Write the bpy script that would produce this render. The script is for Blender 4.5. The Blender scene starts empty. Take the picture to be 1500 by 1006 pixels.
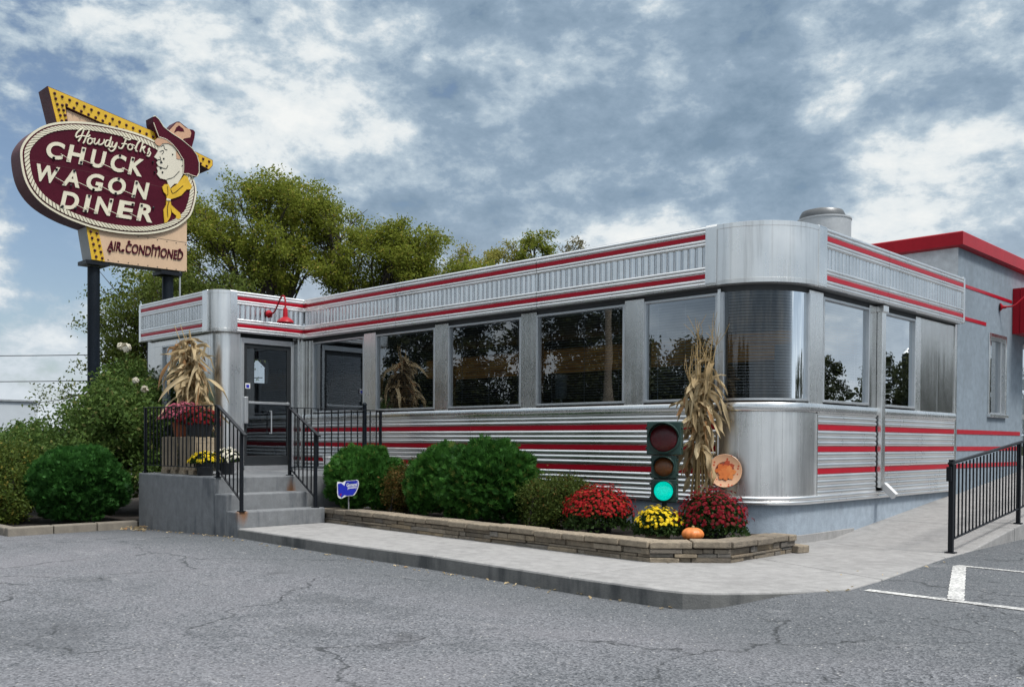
import bpy, bmesh, math, random
import numpy as np
from mathutils import Vector, Matrix
R = math.radians
PI = math.pi
rng = np.random.default_rng(7)
random.seed(7)
S = bpy.context.scene
COL = S.collection

# ------------------------------------------------------------------ camera
def set_camera():
    yaw, pitch, roll = R(44.393), R(-0.747), R(0.343)
    fw = Vector((-math.sin(yaw), math.cos(yaw), 0)); rt = Vector((math.cos(yaw), math.sin(yaw), 0)); up = Vector((0, 0, 1))
    f2 = fw * math.cos(pitch) + up * math.sin(pitch); u2 = -fw * math.sin(pitch) + up * math.cos(pitch)
    r3 = rt * math.cos(roll) + u2 * math.sin(roll); u3 = -rt * math.sin(roll) + u2 * math.cos(roll)
    cam = bpy.data.cameras.new('camera'); o = bpy.data.objects.new('camera', cam); COL.objects.link(o)
    m = Matrix((r3, u3, -f2)).transposed().to_4x4(); m.translation = Vector((4.999, -9.24, 1.3))
    o.matrix_world = m
    cam.sensor_width = 36; cam.lens = 36 * 1377.02 / 1500; cam.shift_y = 161.75 / 1500
    cam.clip_start = 0.1; cam.clip_end = 2000
    S.camera = o
set_camera()

# ------------------------------------------------------------------ node helper
class NT:
    def __init__(s, tree): s.t = tree; s.t.nodes.clear()
    def n(s, typ, **kw):
        nd = s.t.nodes.new(typ)
        for k, v in kw.items(): setattr(nd, k, v)
        return nd
    def put(s, sock, v):
        if hasattr(v, 'bl_idname') or hasattr(v, 'is_output'): s.t.links.new(v, sock)
        else:
            if hasattr(sock.default_value, '__len__') and not hasattr(v, '__len__'): v = [v] * len(sock.default_value)
            if hasattr(sock.default_value, '__len__') and len(sock.default_value) == 4 and len(v) == 3: v = (*v, 1)
            sock.default_value = v
    def math(s, op, a, b=0.0, c=None, clamp=False):
        nd = s.n('ShaderNodeMath', operation=op, use_clamp=clamp); s.put(nd.inputs[0], a); s.put(nd.inputs[1], b)
        if c is not None: s.put(nd.inputs[2], c)
        return nd.outputs[0]
    def vmath(s, op, a, b=None):
        nd = s.n('ShaderNodeVectorMath', operation=op); s.put(nd.inputs[0], a)
        if b is not None: s.put(nd.inputs[1], b)
        return nd.outputs['Value'] if op in ('DOT_PRODUCT', 'LENGTH', 'DISTANCE') else nd.outputs[0]
    def mix(s, f, a, b, blend='MIX'):
        nd = s.n('ShaderNodeMix', data_type='RGBA', blend_type=blend); s.put(nd.inputs[0], f); s.put(nd.inputs[6], a); s.put(nd.inputs[7], b)
        return nd.outputs[2]
    def noise(s, vec, scale, detail=4, rough=0.55, dist=0.0, typ='FBM'):
        nd = s.n('ShaderNodeTexNoise'); s.put(nd.inputs['Vector'], vec)
        nd.inputs['Scale'].default_value = scale; nd.inputs['Detail'].default_value = detail; nd.inputs['Roughness'].default_value = rough; nd.inputs['Distortion'].default_value = dist
        return nd.outputs['Fac']
    def vor(s, vec, scale, feature='F1', out='Distance', rand=1.0):
        nd = s.n('ShaderNodeTexVoronoi', feature=feature); s.put(nd.inputs['Vector'], vec); nd.inputs['Scale'].default_value = scale; nd.inputs['Randomness'].default_value = rand
        return nd.outputs[out]
    def ramp(s, f, stops, interp='LINEAR'):
        nd = s.n('ShaderNodeValToRGB'); cr = nd.color_ramp; cr.interpolation = interp
        while len(cr.elements) < len(stops): cr.elements.new(0.5)
        for e, (p, c) in zip(cr.elements, stops):
            e.position = p; e.color = (c, c, c, 1) if not hasattr(c, '__len__') else (*c, 1)
        s.put(nd.inputs[0], f); return nd.outputs[0]
    def rng(s, v, a, b, c=0.0, d=1.0, smooth=False):
        nd = s.n('ShaderNodeMapRange', interpolation_type='SMOOTHSTEP' if smooth else 'LINEAR'); s.put(nd.inputs[0], v)
        for i, x in enumerate((a, b, c, d)): nd.inputs[i + 1].default_value = x
        return nd.outputs[0]
    def scale(s, vec, x, y, z):
        return s.vmath('MULTIPLY', vec, (x, y, z))
    def sep(s, v):
        nd = s.n('ShaderNodeSeparateXYZ'); s.put(nd.inputs[0], v); return nd.outputs
    def comb(s, x, y, z):
        nd = s.n('ShaderNodeCombineXYZ')
        for i, v in enumerate((x, y, z)): s.put(nd.inputs[i], v)
        return nd.outputs[0]
    def bump(s, h, strength=0.3, dist=0.02, normal=None):
        nd = s.n('ShaderNodeBump'); s.put(nd.inputs['Height'], h); nd.inputs['Strength'].default_value = strength; nd.inputs['Distance'].default_value = dist
        if normal is not None: s.put(nd.inputs['Normal'], normal)
        return nd.outputs[0]

# ------------------------------------------------------------------ world: cloudy daylight sky
SPOTS = [(-0.66, 0.66, 0.34, 0.04, 0.27, -0.11), (-0.32, 0.86, 0.40, 0.05, 0.28, -0.15), (-0.60, 0.78, 0.19, 0.03, 0.20, 0.20), (-0.36, 0.90, 0.235, 0.02, 0.13, 0.20), (-0.40, 0.84, 0.35, 0.01, 0.07, 0.18), (-0.82, 0.48, 0.30, 0.05, 0.22, 0.03), (-0.28, 0.94, 0.17, 0.02, 0.10, -0.12)]
SUN_EL, SUN_AZ = 58.0, 84.0           # azimuth measured clockwise from +Y towards +X... the bright part of the cloud cover
def set_world():
    w = bpy.data.worlds.new('World'); S.world = w; w.use_nodes = True
    T = NT(w.node_tree)
    d = T.n('ShaderNodeTexCoord').outputs['Generated']
    x, y, z = T.sep(d)
    sky = T.n('ShaderNodeTexSky', sky_type='NISHITA', sun_disc=False)
    sky.sun_elevation = R(SUN_EL); sky.sun_rotation = R(SUN_AZ); sky.air_density = 1.0; sky.dust_density = 1.5; sky.ozone_density = 1.5
    bg1 = T.n('ShaderNodeBackground'); T.put(bg1.inputs[0], sky.outputs[0]); bg1.inputs[1].default_value = 0.115
    def spot(dx, dy, dz, r0, r1):
        return T.rng(T.vmath('DISTANCE', d, (dx, dy, dz)), r0, r1, 1.0, 0.0, True)
    p = T.comb(x, y, T.math('MULTIPLY', z, 1.7))
    warp = T.n('ShaderNodeTexNoise'); T.put(warp.inputs['Vector'], p); warp.inputs['Scale'].default_value = 5.0; warp.inputs['Detail'].default_value = 4
    pw_ = T.vmath('ADD', p, T.vmath('MULTIPLY', T.vmath('SUBTRACT', warp.outputs['Color'], (0.5, 0.5, 0.5)), (0.05, 0.05, 0.05)))
    big = T.noise(T.vmath('ADD', pw_, (3.1, 1.7, 0.4)), 3.4, 3, 0.5)
    mid = T.noise(T.vmath('ADD', pw_, (8.3, 2.2, 0.1)), 9.0, 8, 0.60)
    puff = T.noise(T.vmath('ADD', pw_, (1.3, 5.2, 0.7)), 22.0, 8, 0.64)
    # tone of the cloud deck: thick grey bellies, thin bright gaps
    t = T.math('ADD', T.math('MULTIPLY', T.math('SUBTRACT', big, 0.5), 0.85), T.math('MULTIPLY', T.math('SUBTRACT', mid, 0.5), 1.15))
    t = T.math('ADD', t, T.math('MULTIPLY', T.math('SUBTRACT', puff, 0.5), 0.75))
    t = T.math('ADD', t, 0.48)
    for (dx, dy, dz, r0, r1, k) in SPOTS: t = T.math('ADD', t, T.math('MULTIPLY', spot(dx, dy, dz, r0, r1), k))
    cloud = T.ramp(t, [(0.14, (0.205, 0.295, 0.395)), (0.38, (0.295, 0.395, 0.505)), (0.54, (0.48, 0.58, 0.665)), (0.67, (0.78, 0.83, 0.85)), (0.85, (0.90, 0.92, 0.91))])
    cloud = T.mix(T.rng(z, 0.0, 0.26, 0.72, 0.0, True), cloud, (0.77, 0.82, 0.86))
    cloud = T.mix(T.rng(z, 0.42, 0.7, 0.0, 0.7, True), cloud, (0.52, 0.50, 0.475))
    # the unseen zenith is brighter: a thin overcast deck lit from above
    up = T.rng(z, 0.42, 0.85, 1.0, 2.8, True)
    sunny = T.math('ADD', 1.0, T.math('MULTIPLY', spot(math.sin(R(SUN_AZ)) * math.cos(R(SUN_EL)), math.cos(R(SUN_AZ)) * math.cos(R(SUN_EL)), math.sin(R(SUN_EL)), 0.05, 0.75), 1.2))
    bg2 = T.n('ShaderNodeBackground'); T.put(bg2.inputs[0], cloud); T.put(bg2.inputs[1], T.math('MULTIPLY', up, sunny))
    hole = T.math('ADD', spot(-0.895, 0.305, 0.33, 0.03, 0.20), T.math('MULTIPLY', spot(-0.94, 0.31, 0.16, 0.05, 0.24), 0.9))
    cov = T.math('ADD', T.math('ADD', T.math('MULTIPLY', mid, 1.0), T.math('MULTIPLY', puff, 0.5)), T.math('MULTIPLY', hole, -0.24))
    cov = T.rng(cov, 0.42, 0.62, 0.15, 1.0, True)
    mx = T.n('ShaderNodeMixShader'); T.put(mx.inputs[0], cov)
    T.t.links.new(bg1.outputs[0], mx.inputs[1]); T.t.links.new(bg2.outputs[0], mx.inputs[2])
    T.t.links.new(mx.outputs[0], T.n('ShaderNodeOutputWorld').inputs[0])
set_world()
sun = bpy.data.lights.new('sun', 'SUN'); sun.energy = 2.9; sun.angle = R(11); sun.color = (1.0, 0.96, 0.9)
so = bpy.data.objects.new('sun', sun); COL.objects.link(so)
sd = Vector((math.sin(R(SUN_AZ)) * math.cos(R(SUN_EL)), math.cos(R(SUN_AZ)) * math.cos(R(SUN_EL)), math.sin(R(SUN_EL))))
so.rotation_euler = sd.to_track_quat('Z', 'Y').to_euler()
S.view_settings.view_transform = 'Standard'; S.view_settings.look = 'None'; S.view_settings.exposure = 0.0; S.view_settings.gamma = 1.0
try:
    S.cycles.max_bounces = 8; S.cycles.transparent_max_bounces = 12; S.cycles.caustics_reflective = False; S.cycles.caustics_refractive = False
except Exception: pass

# ------------------------------------------------------------------ materials
def mat(name):
    m = bpy.data.materials.new(name); m.use_nodes = True
    T = NT(m.node_tree); out = T.n('ShaderNodeOutputMaterial'); b = T.n('ShaderNodeBsdfPrincipled')
    T.t.links.new(b.outputs[0], out.inputs[0]); T.b = b; T.out = out
    T.obj = T.n('ShaderNodeTexCoord').outputs['Object']; T.pos = T.n('ShaderNodeNewGeometry').outputs['Position']
    return m, T
def paint(name, col, rough=0.5, var=0.15, metal=0.0, bump=0.0, bscale=40, spec=0.5):
    m, T = mat(name)
    n = T.noise(T.pos, 3.0, 5); n2 = T.noise(T.pos, 26, 4)
    f = T.math('ADD', T.math('MULTIPLY', n, 0.6), T.math('MULTIPLY', n2, 0.4))
    c = T.mix(T.rng(f, 0.3, 0.7), tuple(c * (1 - var) for c in col), tuple(min(1, c * (1 + var)) for c in col))
    T.put(T.b.inputs['Base Color'], c); T.b.inputs['Metallic'].default_value = metal
    T.put(T.b.inputs['Roughness'], T.rng(n2, 0.3, 0.7, rough * 0.85, min(1, rough * 1.15)))
    T.b.inputs['Specular IOR Level'].default_value = spec
    if bump: T.put(T.b.inputs['Normal'], T.bump(T.noise(T.pos, bscale, 5), bump, 0.02))
    return m
def steel(name, base=(0.66, 0.68, 0.70), rough=0.3, streak=0.0, wav=0.05, tarn=0.25):
    m, T = mat(name)
    cloud = T.noise(T.pos, 1.6, 6, 0.6)
    spk = T.noise(T.scale(T.pos, 1, 1, 0.25), 22, 4)
    st = T.noise(T.scale(T.pos, 9, 9, 0.35), 2.2, 5, 0.6)
    f = T.math('ADD', T.math('MULTIPLY', cloud, 0.88), T.math('MULTIPLY', spk, 0.12))
    c = T.mix(T.rng(f, 0.32, 0.68), tuple(b * (1 - tarn) for b in base), base)
    if streak: c = T.mix(T.math('MULTIPLY', T.rng(st, 0.45, 0.75, 0, 1, True), streak), c, (0.46, 0.46, 0.455))
    T.put(T.b.inputs['Base Color'], c); T.b.inputs['Metallic'].default_value = 1.0
    r = T.rng(T.math('ADD', T.math('MULTIPLY', cloud, 0.6), T.math('MULTIPLY', st, 0.4)), 0.3, 0.7, rough * 0.75, rough * 1.3)
    T.put(T.b.inputs['Roughness'], r)
    if wav:
        h = T.math('ADD', T.noise(T.scale(T.pos, 1, 1, 0.10), 4.0, 1), T.math('MULTIPLY', T.noise(T.scale(T.pos, 1, 1, 0.04), 11, 0), 0.18))
        T.put(T.b.inputs['Normal'], T.bump(h, 0.5, wav))
    return m
M = {}
M['steel'] = steel('stainless_steel', base=(0.92, 0.92, 0.915), rough=0.25, wav=0.0, tarn=0.2)
M['steel_rib'] = steel('stainless_ribbed', base=(0.93, 0.93, 0.93), rough=0.30, wav=0.0, tarn=0.10)
M['steel_flute'] = steel('stainless_fluted', base=(0.82, 0.84, 0.86), rough=0.24, streak=0.06, wav=0.0, tarn=0.25)
M['steel_drum'] = steel('stainless_weathered', base=(0.95, 0.945, 0.935), rough=0.30, streak=0.55, wav=0.006, tarn=0.15)
M['steel_panel'] = steel('stainless_panel', base=(0.6, 0.6, 0.59), rough=0.16, streak=0.3, wav=0.010, tarn=0.3)
M['alu'] = paint('brushed_aluminium', (0.62, 0.64, 0.66), 0.38, 0.08, metal=0.85)
M['red_stripe'] = paint('red_enamel', (0.37, 0.006, 0.020), 0.35, 0.10, spec=0.25)
M['red_roof'] = paint('red_metal_trim', (0.34, 0.008, 0.018), 0.4, 0.15, spec=0.2)
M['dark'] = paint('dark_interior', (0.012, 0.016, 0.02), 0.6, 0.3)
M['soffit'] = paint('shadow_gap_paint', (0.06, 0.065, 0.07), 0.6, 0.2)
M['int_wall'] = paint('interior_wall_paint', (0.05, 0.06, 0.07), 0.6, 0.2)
def amber_mat():
    m, T = mat('lit_amber_valance'); n = T.noise(T.scale(T.pos, 0.6, 1, 5), 3, 5, 0.6)
    c = T.mix(T.rng(n, 0.3, 0.7), (0.20, 0.085, 0.02), (0.62, 0.34, 0.10)); T.put(T.b.inputs['Base Color'], c); T.put(T.b.inputs['Emission Color'], c); T.b.inputs['Emission Strength'].default_value = 0.11
    return m
M['amber'] = amber_mat()
M['blind'] = paint('blind_slats', (0.45, 0.48, 0.52), 0.5, 0.1)
M['blind_pale'] = paint('pale_blind_slats', (0.55, 0.58, 0.62), 0.5, 0.1)
M['black'] = paint('black_iron_paint', (0.008, 0.010, 0.014), 0.4, 0.3, spec=0.25)
M['black_plastic'] = paint('black_plastic', (0.014, 0.016, 0.02), 0.4, 0.2)
M['white'] = paint('white_paint', (0.74, 0.75, 0.76), 0.5, 0.08)
M['tar'] = paint('roof_membrane', (0.25, 0.26, 0.27), 0.8, 0.2)
M['vent_body'] = paint('dull_vent_metal', (0.42, 0.44, 0.46), 0.5, 0.15, metal=0.3)
M['vent_cap'] = paint('vent_cap_metal', (0.16, 0.165, 0.17), 0.4, 0.2, metal=0.5)
M['grey_metal'] = paint('galvanised_metal', (0.42, 0.44, 0.46), 0.4, 0.2, metal=0.6)

def glass_mat(name='window_glass', add=0.085):
    m, T = mat(name); T.t.nodes.remove(T.b)
    fr = T.n('ShaderNodeFresnel'); fr.inputs['IOR'].default_value = 1.5
    nrm = T.bump(T.noise(T.pos, 0.9, 2), 0.25, 0.012)
    T.put(fr.inputs['Normal'], nrm)
    g = T.n('ShaderNodeBsdfGlossy'); g.inputs['Roughness'].default_value = 0.0; g.inputs['Color'].default_value = (0.9, 0.95, 1.0, 1); T.put(g.inputs['Normal'], nrm)
    tr = T.n('ShaderNodeBsdfTransparent'); tr.inputs['Color'].default_value = (0.60, 0.66, 0.70, 1)
    mx = T.n('ShaderNodeMixShader'); T.put(mx.inputs[0], T.math('ADD', T.math('MULTIPLY', fr.outputs[0], 2.3), add, clamp=True))
    T.t.links.new(tr.outputs[0], mx.inputs[1]); T.t.links.new(g.outputs[0], mx.inputs[2]); T.t.links.new(mx.outputs[0], T.out.inputs[0])
    return m
M['glass'] = glass_mat(); M['glass_door'] = glass_mat('door_glass', -0.02); M['glass_side'] = glass_mat('mirrored_glass', 0.38)

def concrete(name, col, stain=0.35, rough=0.85, dirt=(0.10, 0.11, 0.12), rust=None, bscale=60):
    m, T = mat(name)
    a = T.noise(T.pos, 1.1, 6, 0.6); b = T.noise(T.pos, 9, 6, 0.65); g = T.noise(T.pos, 120, 3, 0.6)
    c = T.mix(T.rng(b, 0.3, 0.7), tuple(x * 0.8 for x in col), tuple(min(1, x * 1.12) for x in col))
    run = T.noise(T.scale(T.pos, 5, 5, 0.7), 1.4, 5, 0.65)
    f = T.math('MULTIPLY', T.rng(T.math('ADD', T.math('MULTIPLY', a, 0.5), T.math('MULTIPLY', run, 0.5)), 0.46, 0.66, 0, 1, True), stain)
    c = T.mix(f, c, dirt)
    c = T.mix(T.rng(g, 0.35, 0.7, 0.0, 0.35), c, tuple(x * 0.55 for x in col))
    if rust:
        for (cx, cy, r) in rust:
            dd = T.vmath('DISTANCE', T.scale(T.pos, 1, 1, 0.35), (cx, cy, 0.16))
            k = T.rng(T.math('ADD', dd, T.math('MULTIPLY', T.noise(T.scale(T.pos, 8, 8, 1), 2, 4), 0.08)), r * 0.5, r, 0.85, 0.0, True)
            c = T.mix(k, c, (0.20, 0.085, 0.025))
    T.put(T.b.inputs['Base Color'], c); T.b.inputs['Roughness'].default_value = rough; T.b.inputs['Specular IOR Level'].default_value = 0.3
    h = T.math('ADD', T.noise(T.pos, bscale, 6, 0.6), T.math('MULTIPLY', b, 0.8))
    T.put(T.b.inputs['Normal'], T.bump(h, 0.35, 0.01))
    return m
M['walk'] = concrete('sidewalk_concrete', (0.33, 0.325, 0.322), 0.5, dirt=(0.175, 0.172, 0.172)); M['kerb_shade_face'] = concrete('shaded_scuffed_kerb_concrete', (0.19, 0.19, 0.185), 0.9, dirt=(0.055, 0.06, 0.065))
M['stoop'] = concrete('stoop_concrete', (0.20, 0.21, 0.222), 0.85, dirt=(0.05, 0.06, 0.075), rust=[(-6.03, -2.98, 0.16), (-6.62, -1.86, 0.16), (-6.62, -2.98, 0.06)])
M['kerb'] = concrete('old_kerb_concrete', (0.24, 0.215, 0.18), 0.4, dirt=(0.10, 0.09, 0.08))
M['base'] = concrete('painted_foundation', (0.34, 0.40, 0.47), 0.3, dirt=(0.20, 0.235, 0.27))
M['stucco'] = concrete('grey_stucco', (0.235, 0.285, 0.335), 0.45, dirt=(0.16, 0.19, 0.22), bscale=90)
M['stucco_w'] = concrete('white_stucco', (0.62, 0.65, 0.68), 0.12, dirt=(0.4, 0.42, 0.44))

def stone_mat(name, tint=1.0):
    m, T = mat(name)
    isl = T.n('ShaderNodeNewGeometry').outputs['Random Per Island']
    c0 = T.ramp(isl, [(0.0, (0.15 * tint, 0.125 * tint, 0.095 * tint)), (0.35, (0.24 * tint, 0.20 * tint, 0.15 * tint)), (0.65, (0.19 * tint, 0.175 * tint, 0.155 * tint)), (0.85, (0.30 * tint, 0.23 * tint, 0.145 * tint)), (1.0, (0.13 * tint, 0.12 * tint, 0.11 * tint))])
    n = T.noise(T.pos, 14, 7, 0.65); g = T.noise(T.scale(T.pos, 1, 1, 3), 42, 5, 0.65)
    c = T.mix(T.rng(n, 0.3, 0.72), T.mix(0.55, c0, (0.05, 0.045, 0.04)), c0)
    c = T.mix(T.rng(g, 0.5, 0.75, 0, 0.5), c, (0.05, 0.045, 0.04))
    mp = T.noise(T.pos, 0.7, 3); c = T.mix(T.rng(mp, 0.45, 0.65, 0.0, 0.40, True), c, (0.07, 0.068, 0.07))
    T.put(T.b.inputs['Base Color'], c); T.b.inputs['Roughness'].default_value = 0.92; T.b.inputs['Specular IOR Level'].default_value = 0.2
    T.put(T.b.inputs['Normal'], T.bump(T.math('ADD', n, T.math('MULTIPLY', g, 0.8)), 0.8, 0.02))
    return m
M['stone'] = stone_mat('wall_stone', 1.6); M['cap'] = stone_mat('cap_stone', 1.75)

def asphalt():
    m, T = mat('old_asphalt')
    px, py, pz = T.sep(T.pos)
    g1 = T.noise(T.pos, 55, 3, 0.7); g2 = T.vor(T.pos, 75, 'F1', 'Color'); g3 = T.noise(T.pos, 18, 4, 0.6)
    st = T.sep(g2)[0]
    big = T.noise(T.pos, 0.28, 5, 0.6, 0.6); med = T.noise(T.pos, 1.6, 6, 0.65)
    c = T.mix(T.rng(T.math('ADD', T.math('MULTIPLY', st, 0.5), T.math('MULTIPLY', g1, 0.5)), 0.25, 0.8), (0.050, 0.056, 0.066), (0.245, 0.252, 0.272))
    c = T.mix(T.rng(g3, 0.5, 0.75, 0, 0.35), c, (0.08, 0.08, 0.088))
    w = T.math('ADD', T.math('MULTIPLY', big, 0.7), T.math('MULTIPLY', med, 0.3))
    c = T.mix(T.rng(w, 0.40, 0.62, 0.0, 0.5, True), c, (0.20, 0.195, 0.213), 'MIX')
    c = T.mix(T.rng(w, 0.32, 0.47, 0.6, 0.0, True), c, (0.065, 0.07, 0.078))
    oil = T.noise(T.vmath('ADD', T.pos, (4.2, 1.3, 0)), 0.85, 4, 0.6); c = T.mix(T.rng(oil, 0.62, 0.72, 0, 0.55, True), c, (0.045, 0.047, 0.052))
    # darker strip along the kerb, and in the right-hand bay
    edge = T.math('ADD', T.math('ADD', py, 4.35), T.math('MULTIPLY', T.math('SUBTRACT', med, 0.5), 1.6))
    strip = T.rng(edge, -0.2, 0.9, 0.0, 0.72, True)
    right = T.rng(T.math('ADD', px, T.math('MULTIPLY', med, 1.2)), 1.6, 2.6, 0.0, 0.2, True)
    c = T.mix(T.math('MAXIMUM', strip, right), c, T.mix(st, (0.05, 0.058, 0.066), (0.13, 0.14, 0.15)))
    # chalky worn patches
    ch = T.noise(T.scale(T.pos, 0.8, 2.4, 1), 1.2, 6, 0.7)
    c = T.mix(T.math('MULTIPLY', T.rng(ch, 0.58, 0.72, 0, 0.6, True), T.rng(g1, 0.4, 0.6)), c, (0.34, 0.34, 0.35))
    # pale chips and dark pits
    chips = T.vor(T.pos, 26, 'F1', 'Distance'); cc = T.sep(T.vor(T.pos, 26, 'F1', 'Color'))[1]
    c = T.mix(T.math('MULTIPLY', T.rng(chips, 0.14, 0.2, 1, 0), T.math('GREATER_THAN', cc, 0.86)), c, (0.42, 0.41, 0.39))
    c = T.mix(T.math('MULTIPLY', T.rng(chips, 0.2, 0.3, 0.85, 0), T.math('LESS_THAN', cc, 0.12)), c, (0.03, 0.032, 0.035))
    # cracks
    wp = T.n('ShaderNodeTexNoise'); T.put(wp.inputs['Vector'], T.pos); wp.inputs['Scale'].default_value = 2.2; wp.inputs['Detail'].default_value = 6
    pv = T.vmath('ADD', T.pos, T.vmath('MULTIPLY', T.vmath('SUBTRACT', wp.outputs['Color'], (0.5, 0.5, 0.5)), (0.7, 0.7, 0)))
    cr = T.vor(pv, 0.42, 'DISTANCE_TO_EDGE'); cr2 = T.vor(pv, 1.5, 'DISTANCE_TO_EDGE')
    k1 = T.math('MULTIPLY', T.rng(cr, 0.003, 0.008, 1, 0), T.rng(T.noise(T.pos, 0.6, 2), 0.40, 0.55, 0, 1, True))
    k2 = T.math('MULTIPLY', T.rng(cr2, 0.006, 0.016, 1, 0), T.rng(T.math('ADD', T.noise(T.pos, 0.45, 3), T.rng(px, -0.5, 3.0, -0.13, 0.07)), 0.55, 0.65, 0, 1, True))
    k = T.math('MULTIPLY', T.math('MAXIMUM', k1, k2), T.rng(g3, 0.35, 0.6, 0.2, 0.9))
    c = T.mix(k, c, (0.03, 0.034, 0.038))
    T.put(T.b.inputs['Base Color'], c); T.b.inputs['Roughness'].default_value = 0.8; T.b.inputs['Specular IOR Level'].default_value = 0.35
    h = T.math('SUBTRACT', T.math('ADD', T.math('MULTIPLY', g1, 0.7), T.math('MULTIPLY', T.vor(T.pos, 75), 0.6)), T.math('MULTIPLY', k, 0.8))
    T.put(T.b.inputs['Normal'], T.bump(h, 0.8, 0.012))
    return m
M['asphalt'] = asphalt()
def line_mat():
    m, T = mat('worn_white_road_paint')
    n = T.noise(T.pos, 40, 6, 0.7); b = T.noise(T.pos, 3, 4)
    c = T.mix(T.rng(T.math('ADD', T.math('MULTIPLY', n, 0.7), T.math('MULTIPLY', b, 0.3)), 0.42, 0.56), (0.24, 0.24, 0.245), (0.66, 0.66, 0.64))
    T.put(T.b.inputs['Base Color'], c); T.b.inputs['Roughness'].default_value = 0.7
    T.put(T.b.inputs['Normal'], T.bump(n, 0.5, 0.01)); return m
M['line'] = line_mat()
def mulch_mat():
    m, T = mat('dark_mulch'); n = T.noise(T.pos, 30, 6, 0.7)
    T.put(T.b.inputs['Base Color'], T.mix(T.rng(n, 0.35, 0.7), (0.012, 0.010, 0.009), (0.06, 0.045, 0.035))); T.b.inputs['Roughness'].default_value = 1.0
    T.put(T.b.inputs['Normal'], T.bump(n, 1.0, 0.04)); return m
M['mulch'] = mulch_mat()
def grass_mat():
    m, T = mat('meadow_ground'); n = T.noise(T.pos, 0.5, 8, 0.7)
    T.put(T.b.inputs['Base Color'], T.mix(n, (0.04, 0.055, 0.02), (0.12, 0.12, 0.05))); T.b.inputs['Roughness'].default_value = 1.0; return m
M['grass'] = grass_mat()
def leaf_mat(name, dark, light, accent=None, acc=0.06, trans=0.35, rough=0.55):
    m, T = mat(name)
    isl = T.n('ShaderNodeNewGeometry').outputs['Random Per Island']
    n = T.noise(T.pos, 1.1, 3)
    f = T.math('ADD', T.math('MULTIPLY', isl, 0.7), T.math('MULTIPLY', T.rng(n, 0.3, 0.7), 0.3))
    c = T.mix(f, dark, light)
    if accent: c = T.mix(T.math('GREATER_THAN', isl, 1 - acc), c, accent)
    T.put(T.b.inputs['Base Color'], c); T.b.inputs['Roughness'].default_value = rough; T.b.inputs['Specular IOR Level'].default_value = 0.12
    tl = T.n('ShaderNodeBsdfTranslucent'); T.put(tl.inputs[0], T.mix(0.5, c, light))
    mx = T.n('ShaderNodeMixShader'); mx.inputs[0].default_value = trans
    T.t.links.new(T.b.outputs[0], mx.inputs[1]); T.t.links.new(tl.outputs[0], mx.inputs[2]); T.t.links.new(mx.outputs[0], T.out.inputs[0])
    return m
M['leaf_tree'] = leaf_mat('tree_leaves', (0.085, 0.112, 0.014), (0.255, 0.295, 0.045), (0.40, 0.32, 0.07), 0.06, trans=0.5)
M['leaf_tree2'] = leaf_mat('yellowing_leaves', (0.14, 0.16, 0.03), (0.36, 0.34, 0.09), (0.42, 0.32, 0.1), 0.1, trans=0.5)
M['leaf_dark'] = leaf_mat('dark_leaves', (0.045, 0.075, 0.014), (0.15, 0.19, 0.04), (0.14, 0.13, 0.03), 0.05)
M['leaf_rose'] = leaf_mat('rose_leaves', (0.028, 0.066, 0.016), (0.135, 0.21, 0.05), (0.2, 0.2, 0.07), 0.05)
M['leaf_euon'] = leaf_mat('gold_edged_leaves', (0.025, 0.055, 0.012), (0.12, 0.16, 0.03), (0.24, 0.2, 0.04), 0.07)
M['leaf_box'] = leaf_mat('boxwood_leaves', (0.028, 0.055, 0.012), (0.12, 0.155, 0.035), (0.16, 0.10, 0.03), 0.05)
M['leaf_bronze'] = leaf_mat('bronze_leaves', (0.035, 0.038, 0.010), (0.12, 0.105, 0.026), (0.17, 0.09, 0.03), 0.2)
M['leaf_mum'] = leaf_mat('mum_leaves', (0.014, 0.032, 0.010), (0.055, 0.10, 0.026))
M['frond'] = leaf_mat('arborvitae_fronds', (0.008, 0.040, 0.008), (0.070, 0.20, 0.034), (0.17, 0.21, 0.05), 0.04, trans=0.3)
M['frond_dk'] = leaf_mat('deep_green_fronds', (0.007, 0.034, 0.008), (0.050, 0.155, 0.030), trans=0.3)
M['far_leaf'] = leaf_mat('far_leaves', (0.018, 0.026, 0.012), (0.07, 0.08, 0.028), trans=0.2)
M['bark'] = paint('bark', (0.045, 0.038, 0.032), 0.95, 0.4, bump=0.8, bscale=12)
M['husk'] = leaf_mat('dry_corn_husk', (0.25, 0.175, 0.085), (0.68, 0.56, 0.36), (0.34, 0.19, 0.09), 0.12, trans=0.3, rough=0.7)
M['stalk'] = paint('dry_corn_stalk', (0.34, 0.24, 0.11), 0.7, 0.35)
def petal(name, a, b, acc=None): return leaf_mat(name, a, b, acc, 0.07, trans=0.25, rough=0.6)
M['pet_red'] = petal('red_petals', (0.13, 0.003, 0.006), (0.38, 0.011, 0.012), (0.36, 0.07, 0.03))
M['pet_dark'] = petal('deep_red_petals', (0.07, 0.002, 0.006), (0.27, 0.007, 0.017), (0.12, 0.02, 0.016))
M['pet_yel'] = petal('yellow_petals', (0.66, 0.42, 0.01), (0.85, 0.68, 0.03))
M['pet_pink'] = petal('rose_pink_petals', (0.20, 0.025, 0.055), (0.46, 0.13, 0.18))
M['pet_white'] = petal('cream_petals', (0.60, 0.55, 0.42), (0.82, 0.80, 0.72))
M['terracotta'] = paint('terracotta', (0.34, 0.095, 0.04), 0.75, 0.2)
M['wood'] = paint('weathered_wood', (0.27, 0.22, 0.16), 0.85, 0.4, bump=0.4, bscale=30)
M['sig_green'] = paint('dark_green_signal_paint', (0.014, 0.042, 0.036), 0.38, 0.3)
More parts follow.
